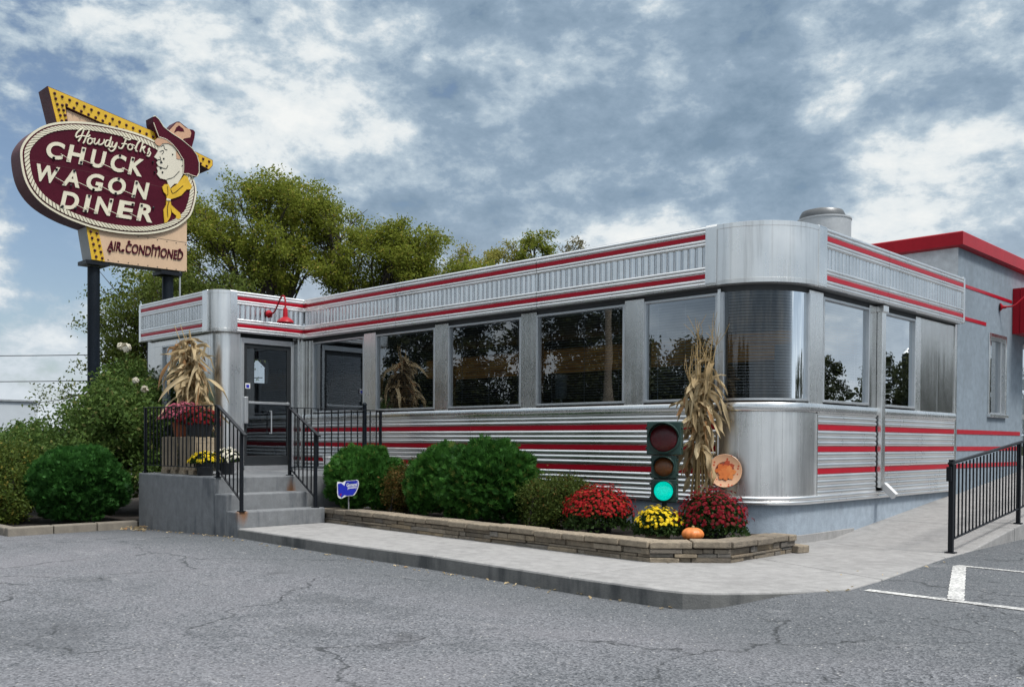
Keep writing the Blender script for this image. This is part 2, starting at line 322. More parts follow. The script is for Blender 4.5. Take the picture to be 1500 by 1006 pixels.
M['maroon'] = paint('maroon_enamel', (0.060, 0.004, 0.014), 0.5, 0.2, spec=0.12)
M['maroon_side'] = paint('faded_maroon_return', (0.085, 0.026, 0.032), 0.5, 0.3, spec=0.2)
M['cream'] = paint('aged_cream_enamel', (0.62, 0.58, 0.45), 0.5, 0.12)
M['sign_yel'] = paint('sign_yellow', (0.60, 0.37, 0.015), 0.45, 0.15)
M['beige'] = paint('sign_beige', (0.56, 0.39, 0.255), 0.55, 0.08)
M['grey_side'] = paint('grey_sign_return', (0.30, 0.31, 0.31), 0.5, 0.15)
M['pole'] = paint('dark_blue_pole_paint', (0.006, 0.010, 0.016), 0.45, 0.3, spec=0.2)
M['tan_skin'] = paint('cream_face_enamel', (0.60, 0.56, 0.46), 0.5, 0.06)
M['tan_hair'] = paint('tan_enamel', (0.50, 0.29, 0.18), 0.5, 0.1)
M['blue_sign'] = paint('blue_plastic', (0.008, 0.018, 0.40), 0.35, 0.15)
M['siding'] = paint('trailer_siding', (0.46, 0.50, 0.54), 0.6, 0.05)

# ------------------------------------------------------------------ mesh builder
class MB:
    def __init__(s): s.v = []; s.f = []; s.n = 0
    def add(s, verts, faces):
        s.v.extend([tuple(map(float, p)) for p in verts]); s.f.extend([tuple(i + s.n for i in f) for f in faces]); s.n = len(s.v); return s
    def box(s, x0, x1, y0, y1, z0, z1):
        return s.add([(x0, y0, z0), (x1, y0, z0), (x1, y1, z0), (x0, y1, z0), (x0, y0, z1), (x1, y0, z1), (x1, y1, z1), (x0, y1, z1)],
                     [(0, 3, 2, 1), (4, 5, 6, 7), (0, 1, 5, 4), (1, 2, 6, 5), (2, 3, 7, 6), (3, 0, 4, 7)])
    def obox(s, c, ax, ay, az, hx, hy, hz):
        c = Vector(c); ax, ay, az = Vector(ax).normalized() * hx, Vector(ay).normalized() * hy, Vector(az).normalized() * hz
        q = [c + a * ax + b * ay + d * az for d in (-1, 1) for a, b in ((-1, -1), (1, -1), (1, 1), (-1, 1))]
        return s.add(q, [(0, 3, 2, 1), (4, 5, 6, 7), (0, 1, 5, 4), (1, 2, 6, 5), (2, 3, 7, 6), (3, 0, 4, 7)])
    def bar(s, p, q, w, h=None, up=(0, 0, 1)):
        p, q = Vector(p), Vector(q); d = (q - p); L = d.length; d.normalize(); u = Vector(up)
        if abs(d.dot(u)) > 0.98: u = Vector((0, 1, 0))
        sx = d.cross(u).normalized(); u = sx.cross(d)
        return s.obox((p + q) / 2, d, sx, u, L / 2, w / 2, (h or w) / 2)
    def tube(s, pts, r, n=8, caps=True):
        pts = [Vector(p) for p in pts]; rs = r if hasattr(r, '__len__') else [r] * len(pts)
        t = (pts[1] - pts[0]).normalized(); u = t.orthogonal().normalized(); V = []; F = []
        for i, p in enumerate(pts):
            if i == 0: tt = t
            elif i == len(pts) - 1: tt = (pts[i] - pts[i - 1]).normalized()
            else: tt = ((pts[i + 1] - p).normalized() + (p - pts[i - 1]).normalized()).normalized()
            u = (u - tt * u.dot(tt)); u = u.normalized() if u.length > 1e-6 else tt.orthogonal().normalized()
            w = tt.cross(u)
            for k in range(n):
                a = 2 * PI * k / n; V.append(p + (u * math.cos(a) + w * math.sin(a)) * rs[i])
        for i in range(len(pts) - 1):
            for k in range(n):
                F.append((i * n + k, i * n + (k + 1) % n, (i + 1) * n + (k + 1) % n, (i + 1) * n + k))
        if caps:
            F.append(tuple(reversed(range(n)))); F.append(tuple(range((len(pts) - 1) * n, len(pts) * n)))
        return s.add(V, F)
    def lathe(s, prof, c=(0, 0, 0), n=24, axis=None):
        c = Vector(c); V = []; F = []
        if axis is None: X, Y, Z = Vector((1, 0, 0)), Vector((0, 1, 0)), Vector((0, 0, 1))
        else: Z = Vector(axis).normalized(); X = Z.orthogonal().normalized(); Y = Z.cross(X)
        for (r, z) in prof:
            for k in range(n):
                a = 2 * PI * k / n; V.append(c + X * (r * math.cos(a)) + Y * (r * math.sin(a)) + Z * z)
        for i in range(len(prof) - 1):
            for k in range(n): F.append((i * n + k, i * n + (k + 1) % n, (i + 1) * n + (k + 1) % n, (i + 1) * n + k))
        if prof[0][0] > 1e-4: F.append(tuple(reversed(range(n))))
        if prof[-1][0] > 1e-4: F.append(tuple(range((len(prof) - 1) * n, len(prof) * n)))
        return s.add(V, F)
    def sweep(s, prof, path, closed=False):
        """profile of (outward offset, z) along a plan path; outward is to the right of travel"""
        P = [Vector((p[0], p[1])) for p in path]; N = len(P); V = []; F = []; m = len(prof)
        for i, p in enumerate(P):
            ds = []
            if i > 0: ds.append((p - P[i - 1]).normalized())
            if i < N - 1: ds.append((P[i + 1] - p).normalized())
            ns = [Vector((d.y, -d.x)) for d in ds]
            if len(ns) == 2:
                b = (ns[0] + ns[1]); b = b.normalized() / max(0.3, math.cos(ns[0].angle(ns[1]) / 2)) if b.length > 1e-6 else ns[0]
            else: b = ns[0]
            for (o, z) in prof:
                # offset is a sideways distance
                V.append((p.x + b.x * o, p.y + b.y * o, z))
        for i in range(N - 1):
            for k in range(m - 1): F.append((i * m + k, (i + 1) * m + k, (i + 1) * m + k + 1, i * m + k + 1))
        if closed:
            for i in range(N - 1): F.append((i * m + m - 1, (i + 1) * m + m - 1, (i + 1) * m, i * m))
            F.append(tuple(reversed(range(m)))); F.append(tuple(range((N - 1) * m, N * m)))
        return s.add(V, F)
    def prism(s, poly, f3, d0, d1):
        """poly in plane coords, f3(u,v,d) -> world"""
        n = len(poly)
        V = [f3(u, v, d0) for u, v in poly] + [f3(u, v, d1) for u, v in poly]
        return s.add(V, [tuple(reversed(range(n))), tuple(range(n, 2 * n))] + [(i, (i + 1) % n, (i + 1) % n + n, i + n) for i in range(n)])
    def build(s, name, m, parent=None, smooth=False, bevel=0, angle=40):
        off = root_loc(parent) if parent is not None else Vector((0, 0, 0))
        me = bpy.data.meshes.new(name)
        me.from_pydata([(x - off.x, y - off.y, z - off.z) for x, y, z in s.v], [], s.f)
        if isinstance(m, str): m = M[m]
        me.materials.append(m)
        bm = bmesh.new(); bm.from_mesh(me); bmesh.ops.recalc_face_normals(bm, faces=bm.faces); bm.to_mesh(me); bm.free()
        if smooth:
            me.shade_smooth(); me.set_sharp_from_angle(angle=R(angle))
        me.update()
        o = bpy.data.objects.new(name, me); COL.objects.link(o)
        if parent is not None: o.parent = parent
        if bevel:
            b = o.modifiers.new('bevel', 'BEVEL'); b.width = bevel; b.segments = 2; b.limit_method = 'ANGLE'; b.angle_limit = R(40)
        return o
def root_loc(o):
    v = Vector((0, 0, 0))
    while o is not None: v += o.location; o = o.parent
    return v
def np_mesh(name, verts, faces, m, parent=None, smooth=False):
    """verts (N,3), faces (K,4) or (K,3)"""
    off = np.array(root_loc(parent)) if parent is not None else np.zeros(3)
    verts = np.asarray(verts, float) - off; faces = np.asarray(faces, int)
    me = bpy.data.meshes.new(name); K, q = faces.shape
    me.vertices.add(len(verts)); me.vertices.foreach_set('co', verts.ravel())
    me.loops.add(K * q); me.loops.foreach_set('vertex_index', faces.ravel())
    me.polygons.add(K); me.polygons.foreach_set('loop_start', np.arange(0, K * q, q)); 
    me.update(calc_edges=True); me.validate()
    me.materials.append(M[m] if isinstance(m, str) else m)
    if smooth: me.shade_smooth()
    o = bpy.data.objects.new(name, me); COL.objects.link(o)
    if parent is not None: o.parent = parent
    return o
def tag(o, label=None, cat=None, group=None, kind=None):
    if label: o['label'] = label
    if cat: o['category'] = cat
    if group: o['group'] = group
    if kind: o['kind'] = kind
    return o
def thing(name, label, cat, loc=(0, 0, 0), group=None):
    o = bpy.data.objects.new(name, None); COL.objects.link(o); o.location = loc; o.empty_display_size = 0.2
    return tag(o, label, cat, group)
def struct(o, label=None, cat=None):
    o['kind'] = 'structure'
    if label: o['label'] = label
    if cat: o['category'] = cat
    return o
def arc(cx, cy, r, a0, a1, n): return [(cx + r * math.cos(R(a0 + (a1 - a0) * i / n)), cy + r * math.sin(R(a0 + (a1 - a0) * i / n))) for i in range(n + 1)]
def spline(pts, k=6):
    """closed Catmull-Rom through 2D points"""
    out = []; n = len(pts)
    for i in range(n):
        p0, p1, p2, p3 = (np.array(pts[(i + j - 1) % n], float) for j in range(4))
        for t in np.linspace(0, 1, k, endpoint=False):
            out.append(tuple(0.5 * ((2 * p1) + (-p0 + p2) * t + (2 * p0 - 5 * p1 + 4 * p2 - p3) * t * t + (-p0 + 3 * p1 - 3 * p2 + p3) * t ** 3)))
    return out
def smooth_line(pts, k=5):
    P = [np.array(p, float) for p in pts]; P = [2 * P[0] - P[1]] + P + [2 * P[-1] - P[-2]]; out = []
    for i in range(1, len(P) - 2):
        p0, p1, p2, p3 = P[i - 1:i + 3]
        for t in np.linspace(0, 1, k, endpoint=False):
            out.append(tuple(0.5 * ((2 * p1) + (-p0 + p2) * t + (2 * p0 - 5 * p1 + 4 * p2 - p3) * t * t + (-p0 + 3 * p1 - 3 * p2 + p3) * t ** 3)))
    out.append(tuple(P[-2])); return out
def text_mesh(body, offset=0.0, extrude=0.02):
    """lettering as 2D-normalised mesh data: verts with u,v in 0..1 over the glyph box, d = -1..1"""
    c = bpy.data.curves.new('lettering', 'FONT'); c.body = body; c.extrude = extrude; c.offset = offset; c.resolution_u = 5
    o = bpy.data.objects.new('lettering', c); COL.objects.link(o)
    dg = bpy.context.evaluated_depsgraph_get(); dg.update()
    me = bpy.data.meshes.new_from_object(o.evaluated_get(dg))
    V = np.array([v.co[:] for v in me.vertices]); F = [tuple(p.vertices) for p in me.polygons]
    bpy.data.objects.remove(o); bpy.data.curves.remove(c); bpy.data.meshes.remove(me)
    lo, hi = V.min(0), V.max(0)
    V[:, 0] = (V[:, 0] - lo[0]) / max(1e-6, hi[0] - lo[0]); V[:, 1] = (V[:, 1] - lo[1]) / max(1e-6, hi[1] - lo[1]); V[:, 2] = np.sign(V[:, 2])
    return V, F

# ------------------------------------------------------------------ ground
def asphalt_z(x, y):
    s = (y + 3.25) + (x - 0.95) * 0.6
    t = np.clip(s / 1.2, 0, 1); t = t * t * (3 - 2 * t)
    right = np.clip((x + 0.6) / 1.2, 0, 1)
    l = np.clip((-6.0 - x) / 3.0, 0, 1)
    return 0.02 + 0.128 * t * right - 0.085 * l + 0.02 * np.clip((-2 - x) / 4, 0, 1)
def ground():
    xs = np.unique(np.concatenate([np.linspace(-70, -14, 15), np.linspace(-14, 12, 131), np.linspace(12, 70, 15)]))
    ys = np.unique(np.concatenate([np.linspace(-40, -12, 8), np.linspace(-12, 14, 131), np.linspace(14, 60, 12)]))
    X, Y = np.meshgrid(xs, ys); Z = asphalt_z(X, Y); nx, ny = len(xs), len(ys)
    i = np.arange(nx - 1)[None, :] + nx * np.arange(ny - 1)[:, None]
    F = np.stack([i, i + 1, i + 1 + nx, i + nx], -1).reshape(-1, 4)
    struct(np_mesh('asphalt_lot', np.stack([X, Y, Z], -1).reshape(-1, 3), F, 'asphalt', smooth=True), 'worn grey asphalt parking lot', 'parking lot')
    struct(MB().add([(-900, -900, -0.12), (900, -900, -0.12), (900, 900, -0.12), (-900, 900, -0.12)], [(0, 1, 2, 3)]).build('ground', 'grass'), 'open ground beyond the lot', 'ground')
ground()
def marking(name, a, b, w0, label):
    a, b = np.array(a, float), np.array(b, float); d = (b - a) / np.linalg.norm(b - a); nrm = np.array([-d[1], d[0]]); N = 30; V = []; F = []
    for i in range(N + 1):
        p = a + (b - a) * i / N
        for s in (-1, 1):
            q = p + nrm * s * (w0 / 2 + 0.004 * math.sin(i * 2.3 + s)); V.append((q[0], q[1], float(asphalt_z(q[0], q[1])) + 0.005))
    for i in range(N): F.append((2 * i, 2 * i + 1, 2 * i + 3, 2 * i + 2))
    return struct(MB().add(V, F).build(name, 'line'), label, 'road marking')
marking('parking_line', (1.83, -2.0), (4.6, -2.12), 0.10, 'long white parking line nearest the camera')
marking('parking_line', (1.78, 0.10), (4.6, -0.06), 0.08, 'white parking line farther back by the ramp')
marking('parking_line', (2.50, -2.0), (1.82, 0.06), 0.115, 'broad slanting white hatch bar between the lines')

# sidewalk and ramp
def slab(name, poly, z, zb, m, label, cat, bevel=0.012):
    mb = MB(); n = len(poly); zf = z if callable(z) else (lambda x, y: z)
    mb.add([(x, y, zf(x, y)) for x, y in poly] + [(x, y, zb) for x, y in poly], [tuple(range(n)), tuple(reversed(range(n, 2 * n)))] + [(i, i + n, (i + 1) % n + n, (i + 1) % n) for i in range(n)])
    return mb
def ramp_z(x, y): return 0.16 + max(0.0, y - 1.5) * 0.098
g = 0.007
sl = MB()
def put(poly, zf=0.16):
    zz = zf if callable(zf) else (lambda x, y: zf)
    n = len(poly); sl.add([(x, y, zz(x, y)) for x, y in poly] + [(x, y, -0.2) for x, y in poly], [tuple(range(n)), tuple(reversed(range(n, 2 * n)))] + [(i, i + n, (i + 1) % n + n, (i + 1) % n) for i in range(n)])
xs = [-6.02, -3.95, -2.10, -0.22]; fy = [-3.04, -3.10, -3.09, -3.20]; by = -1.0
for i in range(3):
    put([(xs[i] + g, fy[i]), (xs[i + 1] - g, fy[i + 1]), (xs[i + 1] - g + 0.06, by), (xs[i] + g + 0.06 * (i > 0), by)])
put([(-0.22 + g, -3.20), (0.70, -3.20), (0.90, -3.17), (1.08, -3.06), (1.24, -2.89), (1.42, -2.65), (1.60, -2.38), (1.74, -2.10), (1.70, -1.40), (0.30, -0.90), (-0.16 + g, by)])
put([(0.30, -0.90 + 2 * g), (1.70, -1.40 + 2 * g), (1.50, 0.60), (0.0, 1.06), (-0.40, 0.90), (-0.16, by + 2 * g)])
put([(0.0, 1.06 + g * 2), (1.50, 0.60 + g * 2), (1.46, 1.5), (1.44, 3.0 - g), (-0.30, 3.0 - g), (-0.30, 1.5), (-0.30, 0.98)], ramp_z)
put([(-0.30, 3.0 + g), (1.44, 3.0 + g), (1.42, 5.0 - g), (-0.30, 5.0 - g)], ramp_z)
put([(-0.30, 5.0 + g), (1.42, 5.0 + g), (1.42, 11), (-0.30, 11)], ramp_z)
struct(MB().sweep([(0.0, -0.2), (0.004, -0.2), (0.004, 0.142), (0.0, 0.146)], [(-6.02, -3.04), (-3.95, -3.10), (-2.10, -3.09), (-0.22, -3.20), (0.70, -3.20), (0.90, -3.17), (1.08, -3.06), (1.24, -2.89), (1.42, -2.65), (1.60, -2.38), (1.74, -2.10)]).build('kerb_shade_face', 'kerb_shade_face'), 'scuffed kerb edge of the sidewalk with its shade in the colour', 'kerb')  # thin strip in darker concrete; the kerb's shade is put into its colour
struct(sl.build('sidewalk', 'walk', bevel=0.014), 'pale concrete sidewalk and ramp round the diner', 'sidewalk')

# left planting bed kerb and soil
kb = MB()
for i in range(3):
    kb.box(-9.14, -8.98, -4.86 + i * 0.61, -4.86 + i * 0.61 + 0.60, -0.15, 0.075)
for i in range(4): kb.box(-9.15 - (i + 1) * 1.5, -9.15 - i * 1.5 - 0.01, -4.86, -4.70, -0.15, 0.07)
struct(kb.build('kerb', 'kerb', bevel=0.02), 'old concrete kerb round the shrub bed', 'kerb')
struct(MB().box(-22, -9.14, -4.70, 6, -0.15, 0.04).build('soil', 'mulch'), 'dark soil of the left shrub bed', 'soil')

# ------------------------------------------------------------------ leaves
def rand_dirs(n):
    v = rng.normal(size=(n, 3)); return v / np.linalg.norm(v, axis=1)[:, None]
def leaf_quads(pts, size, nrm=None, aspect=0.55, jitter=0.4, droop=0.0):
    """diamond leaves at pts; optional preferred normal"""
    n = len(pts); N = rand_dirs(n)
    if nrm is not None: N = nrm + N * jitter; N /= np.linalg.norm(N, axis=1)[:, None]
    A = np.cross(N, rand_dirs(n)); A /= np.linalg.norm(A, axis=1)[:, None] + 1e-9
    if droop: A[:, 2] -= droop; A /= np.linalg.norm(A, axis=1)[:, None]
    B = np.cross(N, A); B /= np.linalg.norm(B, axis=1)[:, None] + 1e-9
    L = (size * rng.uniform(0.6, 1.35, n))[:, None]
    c = 0.18 * L * N
    V = np.stack([pts - A * L * 0.5, pts + B * L * aspect * 0.5 + c * 0.5, pts + A * L * 0.5 - c, pts - B * L * aspect * 0.5 + c * 0.5], 1).reshape(-1, 3)
    F = np.arange(n * 4).reshape(n, 4)
    return V, F
def tree(name, label, cat, base, blobs, nclump, leaves, leaf, m, trunk_r, fork, clump_r=0.5, limbs=6, lean=(0, 0), group=None, seed=1, open_=0.0):
    """trunk, main limbs and twigs reaching clumps spread through the given ellipsoids (centre, radii)"""
    global rng
    rng = np.random.default_rng(seed); rd = random.Random(seed)
    t = thing(name, label, cat, base, group)
    base = np.array(base, float); fk = base + np.array([lean[0], lean[1], fork])
    vol = np.array([b[1][0] * b[1][1] * b[1][2] for b in blobs]); vol = vol ** 0.75 / (vol ** 0.75).sum()
    cs = []
    for i in range(nclump):
        b = blobs[rng.choice(len(blobs), p=vol)]; d = rand_dirs(1)[0]; r = rng.uniform(0.30, 1.0) ** 0.5
        cs.append(np.array(b[0]) + d * r * np.array(b[1]))
    cs = np.array(cs)
    # cluster into main limbs
    mu = cs[rng.choice(len(cs), limbs, replace=False)]
    for _ in range(8):
        lab = np.argmin(((cs[:, None] - mu[None]) ** 2).sum(2), 1)
        mu = np.array([cs[lab == k].mean(0) if (lab == k).any() else mu[k] for k in range(limbs)])
    W = MB()
    W.tube([base + (0, 0, -0.2), base + (fk - base) * 0.5 + (0.05, 0.02, 0), fk], [trunk_r * 1.35, trunk_r, trunk_r * 0.85], 10)
    for k in range(limbs):
        a, b = fk, mu[k]; h = b - a
        P = [a + h * s + np.array([0, 0, 1]) * (0.18 * np.linalg.norm(h) * math.sin(PI * s) * 0.6) + rng.normal(size=3) * 0.06 * (s > 0) for s in np.linspace(0, 1, 7)]
        W.tube(P, list(np.linspace(trunk_r * 0.55, trunk_r * 0.16, 7)), 7)
        for c in cs[lab == k]:
            j = int(rng.integers(2, 6)); q = P[j]; h2 = c - q
            Q = [q + h2 * s + np.array([0, 0, 1]) * 0.08 * np.linalg.norm(h2) * math.sin(PI * s) + rng.normal(size=3) * 0.04 * (0 < s < 1) for s in np.linspace(0, 1, 5)]
            W.tube(Q, list(np.linspace(trunk_r * 0.15, 0.012, 5)), 5)
            for _ in range(4):
                s0 = Q[int(rng.integers(2, 5))]; e = c + rng.normal(size=3) * clump_r * 0.6
                W.tube([s0, (s0 + e) / 2 + rng.normal(size=3) * 0.05, e], [0.016, 0.012, 0.006], 4, False)
    W.build('trunk', 'bark', t, smooth=True)
    pts = []
    for c in cs:
        k = int(leaves * rng.uniform(0.5, 1.4)); sub = c + rng.normal(size=(6, 3)) * clump_r * 0.55
        pts.append(sub[rng.integers(0, 6, k)] + rng.normal(size=(k, 3)) * clump_r * np.array([0.42, 0.42, 0.30]))
    V, F = leaf_quads(np.concatenate(pts), leaf, droop=0.25)
    np_mesh('crown', V, F, m, t)
    return t
def leaf_bush(name, label, cat, base, blobs, n, leaf, m, stems=8, group=None, seed=3, shell=0.45, parts=None):
    global rng
    rng = np.random.default_rng(seed)
    t = thing(name, label, cat, base, group)
    vol = np.array([(b[1][0] * b[1][1] * b[1][2]) ** 0.7 for b in blobs]); vol /= vol.sum(); pts = []
    for b, p in zip(blobs, vol):
        k = int(n * p); nc = max(8, k // 60); d = rand_dirs(nc); r = rng.uniform(shell, 1.0, nc)[:, None] ** 0.6
        c = np.array(b[0]) + d * r * np.array(b[1])
        pts.append(c[rng.integers(0, nc, k)] + rng.normal(size=(k, 3)) * np.array(b[1]).min() * 0.16)
    P = np.concatenate(pts); P = P[P[:, 2] > base[2] + 0.02]
    V, F = leaf_quads(P, leaf); np_mesh('foliage', V, F, m, t)
    W = MB()
    for i in range(stems):
        b = blobs[i % len(blobs)]; e = np.array(b[0]) + rand_dirs(1)[0] * np.array(b[1]) * 0.8; s = np.array(base) + rng.normal(size=3) * (0.15, 0.15, 0)
        W.tube([s, (s + e) / 2 + (0, 0, 0.1), e], [0.02, 0.014, 0.006], 5)
    W.build('stem', 'bark', t, smooth=True)
    return t
def globe_shrub(label, base, rx, ry, h, nf, m, seed, group='clipped globe evergreens', lobes=()):
    """dense clipped evergreen: fan sprays set over a lumpy dome, twiggy core inside"""
    global rng
    rng = np.random.default_rng(seed); t = thing('globe_evergreen', label, 'shrub', base, group)
    base = np.array(base, float); ctr = base + (0, 0, h * 0.48)
    d = rand_dirs(nf * 2); d = d[d[:, 2] > -0.75][:nf]; n = len(d)
    ph = rng.uniform(0, 6.28, (12, 1)); fr = rng.normal(size=(12, 3)) * np.linspace(3, 13, 12)[:, None]
    bumps = (np.sin(d @ fr.T + ph.T)).sum(1) * 0.025 + rng.uniform(-0.12, 0.05, n) + (rng.random(n) < 0.05) * rng.uniform(0.02, 0.09, n)
    sc = np.array([rx, ry, h * 0.52])
    P = ctr + d * sc * (0.97 + bumps)[:, None]; P[:, 2] = np.maximum(P[:, 2], base[2] + 0.02)
    N = d / sc; N /= np.linalg.norm(N, axis=1)[:, None]
    # spray: central axis pointing outward/up with 5 narrow blades in a fan
    up = np.array([0, 0, 1.0]); A = N * 0.75 + up * 0.45 + rng.normal(size=(n, 3)) * 0.42; A /= np.linalg.norm(A, axis=1)[:, None]
    B = np.cross(A, rand_dirs(n)); B /= np.linalg.norm(B, axis=1)[:, None]
    L = rng.uniform(0.05, 0.105, n)[:, None]
    allV = []
    for ang in (-0.85, -0.4, 0.0, 0.4, 0.85):
        D = A * math.cos(ang) + B * math.sin(ang); Wd = np.cross(D, np.cross(A, B)); Wd /= np.linalg.norm(Wd, axis=1)[:, None] + 1e-9
        w = 0.0075
        base_p = P - A * L * 0.45; l = L * (1.0 - 0.3 * abs(ang))
        allV.append(np.stack([base_p, base_p + D * l * 0.55 + Wd * w, base_p + D * l, base_p + D * l * 0.55 - Wd * w], 1))
    VV = np.concatenate([a.reshape(-1, 3) for a in allV]); K = len(VV) // 4
    # weld the five blades of a spray at its base so each spray keeps one shade
    idx = np.arange(K * 4).reshape(5, n, 4); Fq = idx.reshape(-1, 4).copy()
    Fq[:, 0] = np.tile(idx[0, :, 0], 5)
    np_mesh('foliage', VV, Fq, m, t)
    core = MB(); prof = [(0.001, h * 0.88)] + [(math.sin(a) * 0.80, h * 0.48 + math.cos(a) * h * 0.40) for a in np.linspace(0.15, 2.6, 12)] 
    core.lathe([(r * 1.0, z) for r, z in prof], (0, 0, 0), 26)
    core.v = [(base[0] + x * rx, base[1] + y * ry, base[2] + z) for x, y, z in core.v]
    core.build('inner_twigs', m, t, smooth=True)
    return t

# ------------------------------------------------------------------ the diner
DIN = thing('diner', 'long stainless steel diner with red stripes and a rounded corner', 'diner', (0, 0, 0))
YW, XW = 0.12, -0.12            # lower wall planes; the fascia overhangs to y=0 / x=0
ZB, ZT = 3.087, 3.767
FX = -9.178                     # fascia plane of the entrance side
def ribs(zlo, zhi, n, depth=0.02, k=5, lip=0.0):
    out = []; h = (zhi - zlo) / n
    for i in range(n):
        for j in range(k + 1):
            a = PI * j / k; out.append((depth * (math.sin(a) ** 0.7 if math.sin(a) > 1e-6 else 0) + lip, zlo + h * i + h * (1 - math.cos(a)) / 2))
    return out
STR = [(0.941, 1.011), (1.201, 1.271), (1.455, 1.525)]
sprof = [(0, 0.66)] + ribs(0.69, 0.941, 4, 0.022) + ribs(1.011, 1.201, 3, 0.022) + ribs(1.271, 1.455, 3, 0.022) + ribs(1.525, 1.685, 3, 0.022) + [(0, 1.69)]
def seg_siding(a, b, name='ribbed_siding'):
    s = MB().sweep(sprof, [a, b]).build(name, 'steel_rib', DIN, smooth=True, angle=60)
    for z0, z1 in STR:
        MB().sweep([(0.0, z0 + 0.002), (0.009, z0 + 0.004), (0.009, z1 - 0.004), (0.0, z1 - 0.002)], [a, b]).build('red_stripe', 'red_stripe', DIN)
    return s
seg_siding((FX - 0.115, YW), (-5.0, YW)); seg_siding((-4.997, YW), (-0.86, YW))
seg_siding((XW, 1.02), (XW, 2.645)); seg_siding((XW, 2.88), (XW, 5.40))
LC = arc(-0.84, 0.84, 0.72, -90, 0, 18)      # lower corner arc, ends (-0.84,0.12) .. (-0.12,0.84)
loop = [(FX - 0.115, YW)] + LC + [(XW, 5.40)]
MB().sweep([(0.0, 0.66), (0.012, 0.665), (0.012, 1.655), (0.0, 1.66)], [(-0.86, YW)] + LC + [(XW, 1.02)]).build('corner_panel', 'steel_drum', DIN, smooth=True, angle=60)
for a0 in (-72, -52, -33, -14): MB().sweep([(0.011, 0.70), (0.0155, 0.70), (0.0155, 1.652), (0.011, 1.652)], arc(-0.84, 0.84, 0.72, a0, a0 + 0.55, 1), True).build('panel_seam', 'steel', DIN)
for p, q in (((-0.875, YW), (-0.85, YW)), ((XW, 1.005), (XW, 1.03))):
    MB().sweep([(0, 0.69), (0.026, 0.69), (0.026, 1.65), (0, 1.65)], [p, q], True).build('seam_strip', 'steel', DIN)
MB().sweep([(0.0, 0.70)] + ribs(0.605, 0.70, 2, 0.024, 6, 0.018)[::-1] + [(0.0, 0.60), (-0.06, 0.60)], loop).build('base_moulding', 'steel_rib', DIN, smooth=True, angle=60)
MB().sweep([(0.0, 1.655), (0.035, 1.665), (0.042, 1.68), (0.042, 1.735), (0.03, 1.76), (-0.05, 1.775)], loop).build('window_sill_band', 'steel', DIN, smooth=True, angle=30)
MB().sweep([(-0.03, 0.62), (-0.03, -0.15)], loop).build('foundation_wall', 'base', DIN)
MB().sweep([(-0.028, 0.255), (-0.012, 0.25), (-0.012, -0.1)], [(-2.0, YW)] + LC + [(XW, 2.1)]).build('footing', 'walk', DIN, smooth=True)
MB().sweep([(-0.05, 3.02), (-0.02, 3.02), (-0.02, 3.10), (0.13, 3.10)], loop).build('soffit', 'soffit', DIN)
# fascia
fprof = [(-0.05, ZB), (0.0, ZB)] + ribs(ZB + 0.004, ZB + 0.082, 2, 0.016) + [(0.004, ZB + 0.082), (0.004, ZB + 0.146)] + ribs(ZB + 0.146, ZB + 0.222, 2, 0.016) + \
        [(0.0, ZB + 0.222), (-0.02, ZB + 0.226)]
fprof2 = [(-0.02, ZB + 0.452), (0.0, ZB + 0.456)] + ribs(ZB + 0.456, ZB + 0.530, 2, 0.016) + [(0.004, ZB + 0.530), (0.004, ZB + 0.592)] + ribs(ZB + 0.592, ZT - 0.004, 2, 0.016) + [(0.0, ZT), (-0.12, ZT)]
def flutes(a, b, pitch=0.094):
    a, b = Vector(a), Vector(b); d = b - a; L = d.length; d.normalize(); n = Vector((d.y, -d.x)); N = int(L / pitch); mb = MB(); V = []
    k = 6; rj = random.Random(int(L * 1000))
    u = 0.0; i = 0
    pts = []
    while u < L - 0.01:
        w = pitch * rj.uniform(0.92, 1.08); dp = 0.017 * rj.uniform(0.7, 1.15)
        for j in range(k + 1):
            pts.append((min(L, u + w * (0, 0.10, 0.16, 0.5, 0.84, 0.90, 1.0)[j]), -0.020 + dp * (0, 0.1, 0.85, 1.1, 0.85, 0.1, 0)[j]))
        u += w; i += 1
    m = len(pts)
    for (s, o) in pts:
        p = a + d * s + n * o; V.append((p.x, p.y, ZB + 0.222)); V.append((p.x, p.y, ZB + 0.458))
    mb.add(V, [(2 * i, 2 * i + 2, 2 * i + 3, 2 * i + 1) for i in range(m - 1)])
    return mb
def fascia(a, b):
    MB().sweep(fprof, [a, b]).build('fascia_trim', 'steel_rib', DIN, smooth=True, angle=60)
    MB().sweep(fprof2, [a, b]).build('fascia_trim', 'steel_rib', DIN, smooth=True, angle=60)
    flutes(a, b).build('fluted_band', 'steel_flute', DIN, smooth=True, angle=70)
    for z in (0.086, 0.534):
        MB().sweep([(0.002, ZB + z), (0.010, ZB + z + 0.002), (0.010, ZB + z + 0.054), (0.002, ZB + z + 0.056)], [a, b]).build('red_stripe', 'red_stripe', DIN)
fascia((FX, 0), (-6.60, 0)); fascia((-6.594, 0), (-3.60, 0)); fascia((-3.594, 0), (-0.96, 0))
fascia((0, 0.985), (0, 2.72)); fascia((0, 2.726), (0, 5.37))
fascia((-11.93, -1.667), (-9.60, -1.667)); fascia((FX, -1.293), (FX, 0))
def pil(a, b, name='pilaster'):
    MB().sweep([(-0.04, ZB - 0.004), (0.02, ZB - 0.002), (0.022, ZB + 0.03), (0.022, ZT - 0.02), (0.014, ZT + 0.005), (-0.10, ZT + 0.006)], [a, b], True).build(name, 'steel', DIN, bevel=0.004)
